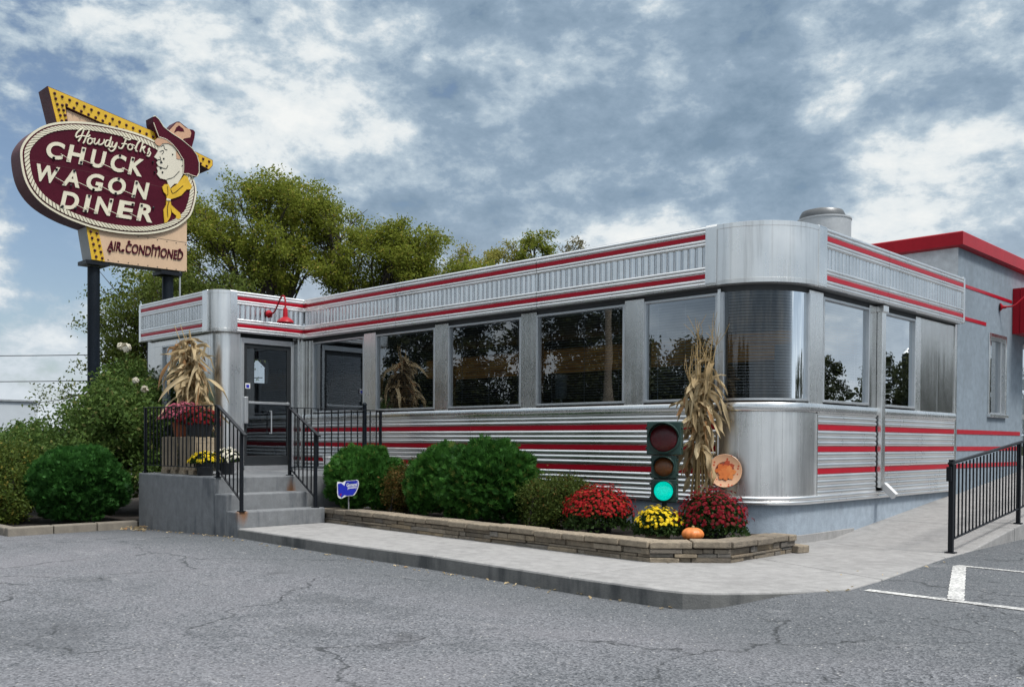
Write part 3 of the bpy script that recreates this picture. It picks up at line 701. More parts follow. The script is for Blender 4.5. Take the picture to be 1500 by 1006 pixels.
pil((-0.96, 0), (-0.812, 0)); pil((0, 0.79), (0, 0.985)); pil((-9.60, -1.667), (-9.44, -1.667)); pil((FX, -1.415), (FX, -1.293)); pil((-12.0, -1.667), (-11.93, -1.667)); pil((0, 5.37), (0, 5.43))
drum = [(-0.81, 0.0)] + arc(-0.80, 0.80, 0.80, -90, 0, 22)[1:-1] + [(0.0, 0.79)]
dprof = [(-0.06, ZB), (0.012, ZB), (0.014, ZB + 0.05), (0.010, ZB + 0.052), (0.010, ZT - 0.058), (0.014, ZT - 0.055), (0.014, ZT - 0.005), (0.0, ZT), (-0.12, ZT)]
MB().sweep(dprof, drum).build('corner_drum', 'steel_drum', DIN, smooth=True, angle=35)
vd = [(-9.44, -1.667)] + arc(-9.428, -1.417, 0.25, -90, 0, 12)[1:-1] + [(FX, -1.415)]
MB().sweep(dprof, vd).build('corner_drum', 'steel_drum', DIN, smooth=True, angle=35)
# roof
rf = MB(); rp = [(FX, 0.05), (-0.81, 0.05)] + arc(-0.80, 0.80, 0.74, -90, 0, 10) + [(-0.05, 5.45), (-9.6, 5.45), (-11.9, 5.45), (-11.9, -1.6), (FX - 0.3, -1.6), (FX - 0.05, -1.35)]
rf.add([(x, y, 3.735) for x, y in rp] + [(x, y, 3.09) for x, y in rp], [tuple(range(len(rp))), tuple(reversed(range(len(rp), 2 * len(rp))))])
rf.build('roof', 'tar', DIN)

# windows: frame, pane and blind
def win_local(p, q):
    p, q = Vector((p[0], p[1], 0)), Vector((q[0], q[1], 0)); d = (q - p).normalized(); n = Vector((d.y, -d.x, 0)); return p, q, d, n
def window(p, q, z0=1.785, z1=3.02, inset=0.02, blind=True, parent=None, slat=0.034, mat_f='alu', mat_g='glass'):
    parent = parent or DIN
    p, q, d, n = win_local(p, q); L = (q - p).length; zv = Vector((0, 0, 1)); fw = 0.03
    f = MB()
    o = n * (-inset)
    for a, b in ((0.0, fw), (L - fw, L)):
        f.obox(p + o + d * ((a + b) / 2) + zv * ((z0 + z1) / 2), d, n, zv, (b - a) / 2, 0.03, (z1 - z0) / 2)
    f.obox(p + o + d * (L / 2) + zv * (z0 + fw / 2), d, n, zv, L / 2 - fw, 0.032, fw / 2)
    f.obox(p + o + d * (L / 2) + zv * (z1 - fw / 2), d, n, zv, L / 2 - fw, 0.028, fw / 2)
    w = f.build('window', mat_f, parent, bevel=0.004)
    g_ = p - n * (inset + 0.012); a, b = g_ + d * fw, g_ + d * (L - fw)
    MB().add([(a.x, a.y, z0 + fw), (b.x, b.y, z0 + fw), (b.x, b.y, z1 - fw), (a.x, a.y, z1 - fw)], [(0, 1, 2, 3)]).build('pane', mat_g, w)
    if blind:
        s = MB(); k = int((z1 - z0 - 0.08) / slat); c0 = p - n * (inset + 0.10)
        for i in range(k):
            z = z1 - 0.05 - i * slat; c = c0 + d * (L / 2) + zv * z
            s.obox(c, d, n * math.cos(0.25) + zv * math.sin(0.25), zv, L / 2 - 0.04, 0.0115, 0.0008)
        for t in (0.12, 0.5, 0.88):
            c = c0 + d * (L * t); s.bar((c.x, c.y, z0 + 0.04), (c.x, c.y, z1 - 0.03), 0.004)
        s.obox(c0 + d * (L / 2) + zv * (z1 - 0.03), d, n, zv, L / 2 - 0.035, 0.02, 0.018)
        s.build('blind', 'blind', w)
    return w
def pillar(p, q, z0=1.76, z1=3.06, m='steel', proud=0.004, name='window_pillar'):
    MB().sweep([(-0.16, z0), (proud, z0), (proud, z1), (-0.16, z1)], [p, q], True).build(name, m, DIN, bevel=0.004)
wx = [(-9.07, -7.585), (-7.272, -5.809), (-5.509, -4.003), (-3.715, -2.212), (-1.917, -0.875)]
for i, (a, b) in enumerate(wx):
    window((a, YW), (b, YW))
pillar((FX - 0.115, YW), (-9.07, YW), m='steel_panel')
for a, b in ((-7.585, -7.272), (-5.809, -5.509), (-4.003, -3.715), (-2.212, -1.917)): pillar((a, YW), (b, YW))
pillar((-0.875, YW), (-0.835, YW), proud=0.012, name='corner_post'); 
# curved corner window
cw = MB()
for a0, a1 in ((-90, -86.5), (-3.2, 0)):
    cw.sweep([(-0.05, 1.785), (0.012, 1.785), (0.012, 3.02), (-0.05, 3.02)], arc(-0.84, 0.84, 0.72, a0, a1, 2), True)
cw.sweep([(-0.05, 1.785), (0.006, 1.785), (0.006, 1.81), (-0.05, 1.81)], arc(-0.84, 0.84, 0.72, -86.5, -3.2, 16), True)
cwo = cw.build('corner_window', 'alu', DIN, smooth=True)
MB().sweep([(-0.02, 1.81), (-0.02, 3.02)], arc(-0.84, 0.84, 0.72, -86.5, -3.2, 20)).build('pane', 'glass_door', cwo, smooth=True)
cb = MB()
for i in range(35):
    z = 2.99 - i * 0.034; cb.sweep([(-0.10, z), (-0.08, z + 0.006)], arc(-0.84, 0.84, 0.72, -85, -5, 14))
cb.build('blind', 'blind_pale', cwo)
# right side
pillar((XW, 0.842), (XW, 1.185)); window((XW, 1.185), (XW, 2.45), mat_g='glass_side'); pillar((XW, 2.45), (XW, 2.66), m='steel_panel')
pillar((XW, 2.66), (XW, 2.90), m='steel_panel', proud=-0.004); window((XW, 2.90), (XW, 3.93), mat_g='glass_side'); pillar((XW, 3.93), (XW, 4.11), proud=0.01)
for a, b in ((4.11, 4.735), (4.742, 5.40)): pillar((XW, a), (XW, b), m='steel_panel', name='polished_panel')
pillar((XW, 5.40), (XW, 5.47), z0=0.55, z1=3.09, proud=0.02, name='corner_trim')
# downspout with its splash box
dsp = MB(); dsp.box(-0.118, -0.045, 2.675, 2.79, 0.74, 3.05); dsp.box(-0.118, -0.02, 2.655, 2.81, 2.985, 3.07)
ds = dsp.build('downspout', 'steel', DIN, bevel=0.008)
MB().obox((0.02, 2.78, 0.70), (0.75, -0.1, -0.65), (0, 1, 0), (0.65, 0, 0.75), 0.105, 0.045, 0.042).build('outlet', 'white', ds, bevel=0.006)
# entrance box: walls, rounded post, door
VX = FX - 0.12; VY = -1.667 + 0.12
pv = arc(VX - 0.22, VY + 0.22, 0.22, -90, 0, 10)
MB().sweep([(0.0, 0.5), (0.0, 3.10)], [(-9.66, VY)] + pv + [(VX, -1.159)]).build('entrance_post', 'steel_drum', DIN, smooth=True, angle=40)
MB().sweep([(0.0, 0.5), (0.0, 3.10)], [(VX, -0.141), (VX, YW)]).build('entrance_panel', 'steel_panel', DIN)
MB().box(VX + 0.002, VX + 0.02, -0.03, -0.005, 0.8, 3.09).box(VX + 0.002, VX + 0.02, 0.04, 0.06, 0.8, 3.09).build('seam_strip', 'steel', DIN)
MB().sweep([(0.0, 0.0), (0.0, 1.70)], [(-11.93, VY), (-9.66, VY)]).build('entrance_wall', 'steel_rib', DIN)
MB().sweep([(0.0, 2.98), (0.0, 3.10)], [(-11.93, VY), (-9.66, VY)]).build('entrance_wall', 'steel_panel', DIN)
pillar((-11.93, VY), (-11.36, VY), 1.70, 2.98, 'steel_panel'); window((-11.36, VY), (-10.16, VY), 1.70, 2.98, blind=False); pillar((-10.16, VY), (-9.66, VY), 1.70, 2.98, 'steel_panel')
MB().box(-12.0, -11.90, VY + 0.01, 0.62, 0, 3.09).box(-12.0, -11.90, 0.94, 5.45, 0, 3.09).box(-12.0, -11.90, 0.62, 0.94, 0, 2.45).box(-12.0, -11.90, 0.62, 0.94, 2.93, 3.09).build('entrance_wall', 'int_wall', DIN)
MB().sweep([(-0.03, 0.81), (-0.03, 0.0)], [(-9.66, VY)] + pv + [(VX, YW)]).build('foundation_wall', 'base', DIN)
dy0, dy1, dz0, dz1 = -1.159, -0.141, 0.82, 3.02
fr = MB(); xw = VX - 0.05
fr.box(xw, VX + 0.03, dy0, dy0 + 0.055, dz0, dz1).box(xw, VX + 0.03, dy1 - 0.055, dy1, dz0, dz1).box(xw, VX + 0.028, dy0 + 0.055, dy1 - 0.055, dz1 - 0.09, dz1)
frame = fr.build('door_frame', 'alu', DIN, bevel=0.004)
MB().box(xw - 0.03, VX + 0.045, dy0 + 0.055, dy1 - 0.055, dz0 - 0.03, dz0 + 0.05).build('threshold', 'alu', frame)
dl = MB(); a, b = dy0 + 0.06, dy1 - 0.06; zt, zb = dz1 - 0.095, dz0 + 0.055
dl.box(VX - 0.03, VX + 0.005, a, a + 0.06, zb, zt).box(VX - 0.03, VX + 0.005, b - 0.06, b, zb, zt).box(VX - 0.03, VX + 0.004, a + 0.06, b - 0.06, zt - 0.07, zt).box(VX - 0.03, VX + 0.004, a + 0.06, b - 0.06, zb, zb + 0.16)
door = dl.build('door', 'dark', DIN, bevel=0.004)
MB().add([(VX - 0.012, a + 0.06, zb + 0.16), (VX - 0.012, b - 0.06, zb + 0.16), (VX - 0.012, b - 0.06, zt - 0.07), (VX - 0.012, a + 0.06, zt - 0.07)], [(0, 1, 2, 3)]).build('pane', 'glass_door', door)
MB().box(VX + 0.02, VX + 0.045, a + 0.07, b - 0.03, 1.915, 1.955).box(VX + 0.003, VX + 0.03, b - 0.075, b - 0.045, 1.905, 1.965).build('push_bar', 'alu', door, bevel=0.006)
MB().box(VX + 0.006, VX + 0.075, a - 0.02, a + 0.05, 1.58, 2.03).build('lock_box', 'alu', door, bevel=0.01)
MB().tube([(VX + 0.004, b - 0.40, 1.42), (VX + 0.06, b - 0.40, 1.42), (VX + 0.06, b - 0.40, 1.80), (VX + 0.004, b - 0.40, 1.80)], 0.012, 8).build('handle', 'alu', door, smooth=True)
MB().box(VX + 0.006, VX + 0.008, a + 0.03, a + 0.12, 2.17, 2.26).build('notice_sticker', 'white', door)
MB().box(VX + 0.009, VX + 0.011, a + 0.045, a + 0.10, 2.185, 2.235).build('notice_sticker', 'blue_sign', door)
# interior seen through the glass
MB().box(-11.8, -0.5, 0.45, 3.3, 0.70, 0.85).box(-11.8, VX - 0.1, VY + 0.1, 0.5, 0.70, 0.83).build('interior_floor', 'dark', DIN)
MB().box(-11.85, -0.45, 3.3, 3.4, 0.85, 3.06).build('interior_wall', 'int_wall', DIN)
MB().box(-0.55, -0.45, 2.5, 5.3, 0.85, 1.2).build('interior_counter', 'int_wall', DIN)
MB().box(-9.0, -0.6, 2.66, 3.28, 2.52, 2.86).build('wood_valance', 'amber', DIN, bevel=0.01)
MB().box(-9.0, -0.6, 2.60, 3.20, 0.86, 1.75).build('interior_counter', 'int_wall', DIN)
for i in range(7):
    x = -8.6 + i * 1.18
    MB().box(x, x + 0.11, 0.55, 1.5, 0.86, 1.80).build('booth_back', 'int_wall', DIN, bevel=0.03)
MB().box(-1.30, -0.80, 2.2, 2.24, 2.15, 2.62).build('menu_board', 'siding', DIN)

# lamp on the sill table
TL = thing('table_lamp', 'white domed lamp standing inside behind the blinds', 'lamp', (-3.817, 0.75, 1.55))
MB().lathe([(0.07, 0.0), (0.07, 0.02), (0.02, 0.03), (0.018, 0.36)], (-3.817, 0.75, 1.55), 16).build('stand', 'grey_metal', TL, smooth=True)
MB().lathe([(0.06, 0.36), (0.085, 0.42), (0.085, 0.58), (0.07, 0.62)], (-3.817, 0.75, 1.55), 18).build('body', 'blind_pale', TL, smooth=True)
MB().lathe([(0.105, 0.62), (0.10, 0.66), (0.07, 0.70), (0.001, 0.715)], (-3.817, 0.75, 1.55), 18).build('lamp_shade', 'white', TL, smooth=True)
MB().box(-4.4, -3.2, 0.55, 1.25, 1.50, 1.548).build('table_top', 'int_wall', DIN)
# wall lamp over the entrance
def gooseneck(label, base, out, length, drop, group='red gooseneck wall lamps'):
    b = Vector(base); o_ = Vector(out); t = thing('wall_lamp', label, 'lamp', base, group); z = Vector((0, 0, 1))
    MB().lathe([(0.001, 0.0), (0.062, 0.0), (0.066, 0.012), (0.05, 0.028), (0.03, 0.045), (0.024, 0.10), (0.001, 0.10)], b, 20, o_).build('wall_plate', 'red_roof', t, smooth=True)
    P = [b + o_ * 0.08, b + o_ * length * 0.35 + z * 0.02, b + o_ * length * 0.55 + z * 0.13, b + o_ * length * 0.74 + z * 0.24, b + o_ * length * 0.9 + z * 0.255, b + o_ * length * 0.99 + z * 0.18, b + o_ * length + z * 0.02]
    P = smooth_line([tuple(p) for p in P], 5)
    MB().tube(P, 0.014, 8).build('arm', 'red_roof', t, smooth=True)
    e = b + o_ * length
    MB().lathe([(0.03, 0.05), (0.038, 0.03), (0.04, -0.08), (0.045, -0.10), (0.085, -0.12), (0.13, -0.16), (0.142, -0.19), (0.135, -0.19), (0.125, -0.165), (0.08, -0.125), (0.001, -0.115)], e + z * drop, 28).build('lamp_shade', 'red_roof', t, smooth=True)
    return t
gooseneck('red gooseneck lamp on the fascia above the entrance door', (FX + 0.004, -0.70, 3.445), (1, 0, 0), 0.52, 0.0)

# roof vent
vt = thing('roof_vent', 'round grey metal exhaust fan with a dark cap on the diner roof', 'vent', (-0.92, 2.82, 3.57))
MB().lathe([(0.30, 0.0), (0.30, 0.30), (0.345, 0.33), (0.345, 0.72), (0.355, 0.73), (0.355, 0.75), (0.30, 0.755)], (-0.92, 2.82, 3.57), 36).build('housing', 'vent_body', vt, smooth=True)
MB().lathe([(0.29, 0.755), (0.30, 0.80), (0.27, 0.86), (0.18, 0.885), (0.001, 0.89)], (-0.95, 2.82, 3.57), 32).build('cap', 'vent_cap', vt, smooth=True)

# ------------------------------------------------------------------ stucco annex
AX, AY = -0.10, 5.47
AN = thing('stucco_annex', 'grey stucco annex with red roof trim behind the diner', 'building', (AX, AY, 0))
MB().box(-11.0, AX, AY, AY + 0.25, 0, 4.24).build('front_wall', 'stucco_w', AN)
w = MB(); X0, X1 = AX - 0.25, AX - 0.002; Y1 = 16
w.box(X0, AX, AY + 0.25, 6.86, 0, 4.24).box(X0, AX, 7.69, 8.62, 0, 4.24).box(X0, AX, 6.86, 7.69, 0, 1.80).box(X0, AX, 6.86, 7.69, 3.07, 4.24).box(X0, AX, 8.62, 9.6, 3.05, 4.24).box(X0, AX, 9.6, Y1, 0, 4.24)
w.box(AX, AX + 0.0015, AY, AY + 0.25, 0, 4.24)
w.build('side_wall', 'stucco', AN)
MB().sweep([(-0.02, 4.24), (0.10, 4.26), (0.10, 4.445), (0.085, 4.46), (-0.1, 4.46)], [(-11, AY), (AX, AY), (AX, Y1)]).build('roof_trim', 'red_roof', AN)
MB().box(-11, AX - 0.12, AY + 0.12, Y1, 4.40, 4.44).build('roof', 'tar', AN)
for z, y1, h in ((3.70, 7.98, 0.05), (3.21, 6.72, 0.055), (1.49, 8.5, 0.065), (1.236, 8.5, 0.065), (0.976, 8.5, 0.065)):
    MB().box(AX, AX + 0.006, AY + 0.02, y1, z - h / 2, z + h / 2).build('red_stripe', 'red_stripe', AN)
ws = MB(); ws.box(AX - 0.12, AX + 0.02, 6.84, 6.90, 1.78, 3.09).box(AX - 0.12, AX + 0.02, 7.65, 7.71, 1.78, 3.09).box(AX - 0.12, AX + 0.022, 6.90, 7.65, 3.03, 3.09).box(AX - 0.12, AX + 0.05, 6.82, 7.73, 1.74, 1.79)
ws.build('window_surround', 'steel', AN, bevel=0.004)
aw = window((AX - 0.06, 6.90), (AX - 0.06, 7.65), 1.79, 3.03, 0.02, False, AN)
MB().box(AX - 0.6, AX - 0.5, 6.2, 8.4, 1.0, 3.6).build('interior_wall', 'int_wall', AN)
MB().box(AX - 0.24, AX - 0.22, 7.22, 7.62, 1.85, 3.0).build('curtain', 'siding', AN)
dm = MB(); dm.box(AX - 0.08, AX - 0.02, 8.62, 8.68, 0.85, 3.05).box(AX - 0.08, AX - 0.02, 9.54, 9.6, 0.85, 3.05).box(AX - 0.08, AX - 0.022, 8.68, 9.54, 2.98, 3.05).box(AX - 0.08, AX - 0.022, 8.68, 9.54, 1.75, 1.83)
ad = dm.build('side_door', 'alu', AN)
MB().add([(AX - 0.05, 8.68, 0.85), (AX - 0.05, 9.54, 0.85), (AX - 0.05, 9.54, 2.98), (AX - 0.05, 8.68, 2.98)], [(0, 1, 2, 3)]).build('pane', 'glass', ad)
aw2 = MB()
for i in range(6): aw2.box(AX + 0.004 + i * 0.12, AX + 0.115 + i * 0.12, 8.02 - 0.008 * (i % 2), 10.2, 3.17, 3.93)
tag(aw2.build('awning', 'red_roof', None), 'red ribbed metal awning over the annex side door', 'awning')
gooseneck('red gooseneck lamp on the grey annex wall beside the awning', (AX + 0.004, 7.36, 3.55), (0.86, 0.5, 0), 0.62, 0.0)
for nm in ():
    pass

# ------------------------------------------------------------------ concrete stoop and railings
ST = thing('concrete_stoop', 'weathered grey concrete stoop with steps at the entrance', 'steps', (-6.6, -3.0, 0))
pf = [(-8.97, -3.04), (-6.64, -3.04), (-6.64, 0.10), (-9.28, 0.10), (-9.28, -1.5), (-8.97, -1.5)]; n = len(pf)
MB().add([(x, y, -0.2) for x, y in pf] + [(x, y, 0.80) for x, y in pf], [tuple(reversed(range(n))), tuple(range(n, 2 * n))] + [(i, (i + 1) % n, (i + 1) % n + n, i + n) for i in range(n)]).build('platform', 'stoop', ST, bevel=0.018)
MB().box(-6.64, -6.31, -3.043, -1.78, -0.2, 0.585).build('step', 'stoop', ST, bevel=0.018)
MB().box(-6.31, -6.02, -3.046, -1.70, -0.2, 0.372).build('step', 'stoop', ST, bevel=0.018)
def railing(label, posts, rails, balusters, name='iron_railing', group='black iron railings'):
    t = thing(name, label, 'railing', posts[0][0], group)
    for (p, h, s) in posts:
        o = MB().box(p[0] - s, p[0] + s, p[1] - s, p[1] + s, p[2], p[2] + h).build('post', 'black', t, bevel=0.003)
        MB().box(p[0] - s * 2, p[0] + s * 2, p[1] - s * 2, p[1] + s * 2, p[2], p[2] + 0.012).build('foot_plate', 'black', o)
    for a, b, w, h, nm in rails: MB().bar(a, b, w, h).build(nm, 'black', t, bevel=0.003)
    for a, b in balusters: MB().bar(a, b, 0.014, 0.014).build('baluster', 'black', t)
    return t
yr = -2.98
bl = [((x, yr, 0.92), (x, yr, 1.77)) for x in np.linspace(-8.82, -6.74, 19)]
bl += [((-6.66 + (i + 1) * 0.62 / 6, yr, 0.90 - (i + 1) * 0.40 / 6 + 0.0), (-6.66 + (i + 1) * 0.62 / 6, yr, 1.74 - (i + 1) * 0.36 / 6)) for i in range(5)]
railing('black railing along the front of the stoop beside the flowerpots', [((-8.87, yr, 0.80), 0.97, 0.016), ((-6.66, yr, 0.80), 0.96, 0.02), ((-6.04, yr, 0.372), 1.04, 0.02)],
        [((-8.90, yr, 1.78), (-6.64, yr, 1.765), 0.04, 0.012, 'handrail'), ((-6.66, yr, 1.765), (-5.94, yr, 1.36), 0.05, 0.02, 'handrail'), ((-8.88, yr, 0.92), (-6.66, yr, 0.92), 0.03, 0.012, 'bottom_rail'), ((-6.66, yr, 0.905), (-6.05, yr, 0.51), 0.03, 0.012, 'bottom_rail')], bl)
yr = -1.83; xr = -6.70
bl = [((-6.69 + (i + 1) * 0.62 / 6, yr, 0.90 - (i + 1) * 0.40 / 6), (-6.69 + (i + 1) * 0.62 / 6, yr, 1.74 - (i + 1) * 0.36 / 6)) for i in range(5)]
bl += [((xr, y, 0.92), (xr, y, 1.76)) for y in np.linspace(-1.72, -0.30, 13)]
railing('black railing right of the steps running back to the wall', [((-6.72, yr, 0.80), 0.97, 0.02), ((-6.07, yr, 0.372), 1.04, 0.02), ((-6.70, -0.22, 0.80), 0.97, 0.018)],
        [((-6.72, yr, 1.765), (-5.98, yr, 1.36), 0.05, 0.02, 'handrail'), ((-6.72, yr, 0.905), (-6.08, yr, 0.51), 0.03, 0.012, 'bottom_rail'), ((xr, yr, 1.77), (xr, -0.16, 1.77), 0.04, 0.012, 'handrail'), ((xr, yr, 0.92), (xr, -0.2, 0.92), 0.03, 0.012, 'bottom_rail')], bl)
# ramp railing
def rp(y): return (1.40 + (1.03 - y) * 0.004, y, ramp_z(1.4, y))
y0, y1 = 1.03, 8.2; bl = []
def top(y): return 1.10 + (y - 1.03) * 0.098
for y in np.arange(y0 + 0.10, y1, 0.112):
    bl.append(((rp(y)[0], y, top(y) - 0.80), (rp(y)[0], y, top(y) - 0.02)))
bl = bl[:60]
pts = [(rp(1.03), 0.0), (rp(3.25), 0), (rp(5.6), 0), (rp(8.1), 0)]
posts = [((1.40, 1.03, 0.16), 0.98, 0.024)] + [((rp(y)[0], y, ramp_z(0, y)), top(y) - ramp_z(0, y), 0.022) for y in (3.3, 5.6, 7.9)]
railing('black railing beside the ramp at the right edge', posts, [((1.40, 0.98, 1.10), (1.375, y1, top(y1) + 0.0), 0.05, 0.022, 'handrail'), ((1.40, 1.03, top(1.03) - 0.80), (1.375, y1, top(y1) - 0.80), 0.03, 0.014, 'bottom_rail'), ((1.39, 0.97, 0.99), (1.39, 1.02, 0.99), 0.05, 0.15, 'handrail_return')], bl)

# ball-topped grey post by the wall
bp = thing('grey_post', 'slim grey post with a ball top standing behind the railing', 'post', (-6.84, -0.42, 0.80))
MB().lathe([(0.05, 0.0), (0.05, 0.20), (0.036, 0.24), (0.033, 1.02), (0.036, 1.03)], (-6.84, -0.42, 0.80), 16).build('shaft', 'pole', bp, smooth=True)
MB().lathe([(0.02, 1.02), (0.036, 1.05), (0.03, 1.08), (0.012, 1.095), (0.001, 1.10)], (-6.84, -0.42, 0.80), 16).build('finial', 'pole', bp, smooth=True)
# white bucket
bk = thing('white_bucket', 'white plastic tub standing behind the clipped evergreen by the wall', 'bucket', (-6.80, -1.06, 0.80))
MB().lathe([(0.10, 0.0), (0.125, 0.24), (0.135, 0.245), (0.135, 0.265), (0.115, 0.265), (0.10, 0.03), (0.001, 0.03)], (-6.80, -1.06, 0.80), 24).build('tub', 'white', bk, smooth=True)

# ------------------------------------------------------------------ stone planter
PL = thing('stone_planter', 'low dry-stacked stone planter wall in front of the diner', 'planter', (-0.3, -1.93, 0.16))
pp = [(-6.12, -1.66), (-4.5, -1.74), (-2.6, -1.82), (-0.32, -1.93), (0.25, -1.40), (0.25, -0.16)]
stn = MB(); rs = random.Random(5)
caps = []
for i in range(len(pp) - 1):
    a, b = Vector((*pp[i], 0)), Vector((*pp[i + 1], 0)); d = (b - a); L = d.length; d.normalize(); nn = Vector((d.y, -d.x, 0)); z = 0.155
    for c, hh in enumerate(rs.choice(((0.050, 0.040, 0.046), (0.040, 0.052, 0.044), (0.046, 0.030, 0.060)))):
        u = 0.0
        while u < L - 0.02:
            w_ = min(L - u, rs.uniform(0.10, 0.42));
            if L - u - w_ < 0.08: w_ = L - u
            if c < 3 and rs.random() < 0.12 and w_ < 0.3: pass
            j = rs.uniform(-0.02, 0.016)
            ctr = a + d * (u + w_ / 2) + nn * (-0.09 + j) + Vector((0, 0, z + hh / 2 + rs.uniform(-0.002, 0.002)))
            stn.obox(ctr, d + Vector((0, 0, rs.uniform(-0.006, 0.006))), nn, (0, 0, 1), w_ / 2 - 0.003, 0.09, hh / 2 - 0.0022)
            u += w_
        z += hh
    u = 0.0
    while u < L - 0.02:
        w_ = min(L - u, rs.uniform(0.28, 0.46))
        if L - u - w_ < 0.16: w_ = L - u
        caps.append((a + d * (u + w_ / 2) + nn * (-0.105 + rs.uniform(-0.01, 0.012)) + Vector((0, 0, 0.327 + rs.uniform(-0.006, 0.006))), d + nn * rs.uniform(-0.03, 0.03) + Vector((0, 0, rs.uniform(-0.008, 0.008))), nn, w_ / 2 - 0.004)); u += w_
stn.build('stone_courses', 'stone', PL, bevel=0.007)
MB().sweep([(-0.03, 0.15), (-0.03, 0.29), (-0.15, 0.29), (-0.15, 0.15)], pp, True).build('stone_backing', 'mulch', PL)
for c, d, nn, hw in caps:
    MB().obox(c, d, nn, (0, 0, 1), hw, 0.135, 0.032).build('cap_stone', 'cap', PL, bevel=0.012)
MB().obox((0.22, -0.10, 0.20), (0.2, 1, 0), (1, -0.2, 0), (0, 0, 1), 0.09, 0.12, 0.04).build('cap_stone', 'cap', PL, bevel=0.012)
struct(MB().add([(-6.12, -1.60, 0.28), (-0.34, -1.85, 0.28), (0.18, -1.36, 0.28), (0.18, -0.1, 0.28), (-0.3, 0.4, 0.28), (-0.9, 0.12, 0.28), (-6.62, 0.12, 0.28), (-6.62, -1.60, 0.28)], [tuple(range(8))]).build('planter_soil', 'mulch'), 'dark mulch inside the stone planter', 'soil')

# shrubs in the planter
globe_shrub('bright green clipped globe shrub nearest the steps with a blue sign in it', (-5.92, -1.10, 0.27), 0.57, 0.50, 0.95, 11000, 'frond', 11)
globe_shrub('smaller clipped globe shrub tucked behind the tallest one', (-4.40, -0.92, 0.27), 0.52, 0.50, 0.96, 9500, 'frond', 12)
globe_shrub('largest clipped globe shrub in the middle of the stone planter', (-3.50, -1.00, 0.27), 0.70, 0.56, 1.04, 14000, 'frond', 13)
leaf_bush('bronze_shrub', 'loose bronze green shrub between the two clipped globes', 'shrub', (-5.10, -1.02, 0.27), [((-5.10, -1.02, 0.62), (0.30, 0.28, 0.36)), ((-4.95, -0.85, 0.80), (0.22, 0.2, 0.25))], 11000, 0.034, 'leaf_bronze', seed=21)
leaf_bush('boxwood_shrub', 'dark boxwood shrub beside the red chrysanthemum', 'shrub', (-2.40, -0.98, 0.27), [((-2.40, -0.98, 0.58), (0.42, 0.36, 0.34)), ((-2.20, -0.85, 0.62), (0.30, 0.28, 0.24)), ((-2.62, -0.95, 0.60), (0.28, 0.28, 0.26))], 15000, 0.032, 'leaf_box', seed=22, stems=16)

# chrysanthemums
def mum(label, base, pot_r, pot_h, rx, h, petals, nfl, fl, pot_m='black_plastic', low=0.25, seed=1, name='potted_mum', bare=0.0, group='potted chrysanthemums', face=None):
    global rng
    rng = np.random.default_rng(seed); b = np.array(base, float); t = thing(name, label, 'potted plant', base, group)
    MB().lathe([(pot_r * 0.78, 0.0), (pot_r * 0.97, pot_h * 0.85), (pot_r * 1.06, pot_h * 0.86), (pot_r * 1.06, pot_h), (pot_r * 0.94, pot_h), (pot_r * 0.9, pot_h * 0.9), (0.001, pot_h * 0.88)], base, 24).build('pot', pot_m, t, smooth=True)
    c = b + (0, 0, pot_h)
    # foliage
    n = 3200; d = rand_dirs(n); d[:, 2] = np.abs(d[:, 2]) * 1.1 - 0.25; r = rng.uniform(0.45, 0.97, n)[:, None]
    P = c + d * r * np.array([rx, rx, h]) + (0, 0, h * 0.15); P[:, 2] = np.maximum(P[:, 2], base[2] + pot_h * 0.6)
    V, F = leaf_quads(P, 0.045); np_mesh('foliage', V, F, 'leaf_mum', t)
    # flower heads over the dome
    k = 0; Vs = []; Fs = []; off = 0; g = (1 + 5 ** 0.5) / 2; tot = int(nfl)
    for i in range(tot):
        zz = 1 - (i + 0.5) / tot * (1 - low + 0.0); zz = max(-0.2, zz); a = 2 * PI * i / g + rng.normal() * 0.15
        rr = math.sqrt(max(0, 1 - zz * zz)); dd = np.array([math.cos(a) * rr, math.sin(a) * rr, zz]) + rng.normal(size=3) * 0.045
        if rng.random() < bare * (1.15 - zz): continue
        p = c + dd * np.array([rx, rx, h]) * rng.uniform(0.88, 1.10); N = dd * np.array([1, 1, 1.2]) + rng.normal(size=3) * 0.25; N /= np.linalg.norm(N)
        A = np.cross(N, (0.3, 0.9, 0.2)); A /= np.linalg.norm(A); B = np.cross(N, A); s = fl * rng.uniform(0.7, 1.2); m = 9
        ring = [p + N * s * 0.35]
        for j in range(m):
            for q, (rad, hh, da) in enumerate(((0.55, 0.30, 0.0), (1.0, 0.12, 0.0), (0.60, 0.18, 0.5))):
                an = 2 * PI * (j + da) / m; ring.append(p + (A * math.cos(an) + B * math.sin(an)) * s * rad + N * s * hh)
        Vs.extend(ring)
        for j in range(m):
            i0 = off + 1 + 3 * j; prev = off + 1 + 3 * ((j - 1) % m)
            Fs.append((off, prev + 2, i0 + 1, i0 + 2))
        off += len(ring)
    np_mesh('flower_heads', np.array(Vs), np.array(Fs), petals, t)
    return t
mum('bright red chrysanthemum mound left of the traffic light', (-1.53, -1.20, 0.27), 0.15, 0.12, 0.41, 0.42, 'pet_red', 1350, 0.0185, low=0.32, seed=31)
mum('small yellow chrysanthemum in front of the traffic light', (-0.69, -1.28, 0.27), 0.14, 0.11, 0.255, 0.25, 'pet_yel', 330, 0.023, pot_m='wood', low=0.30, seed=32, bare=0.55)
mum('dark red chrysanthemum mound right of the traffic light', (-0.30, -0.88, 0.27), 0.16, 0.12, 0.39, 0.42, 'pet_dark', 900, 0.021, low=0.22, seed=33, bare=0.3)

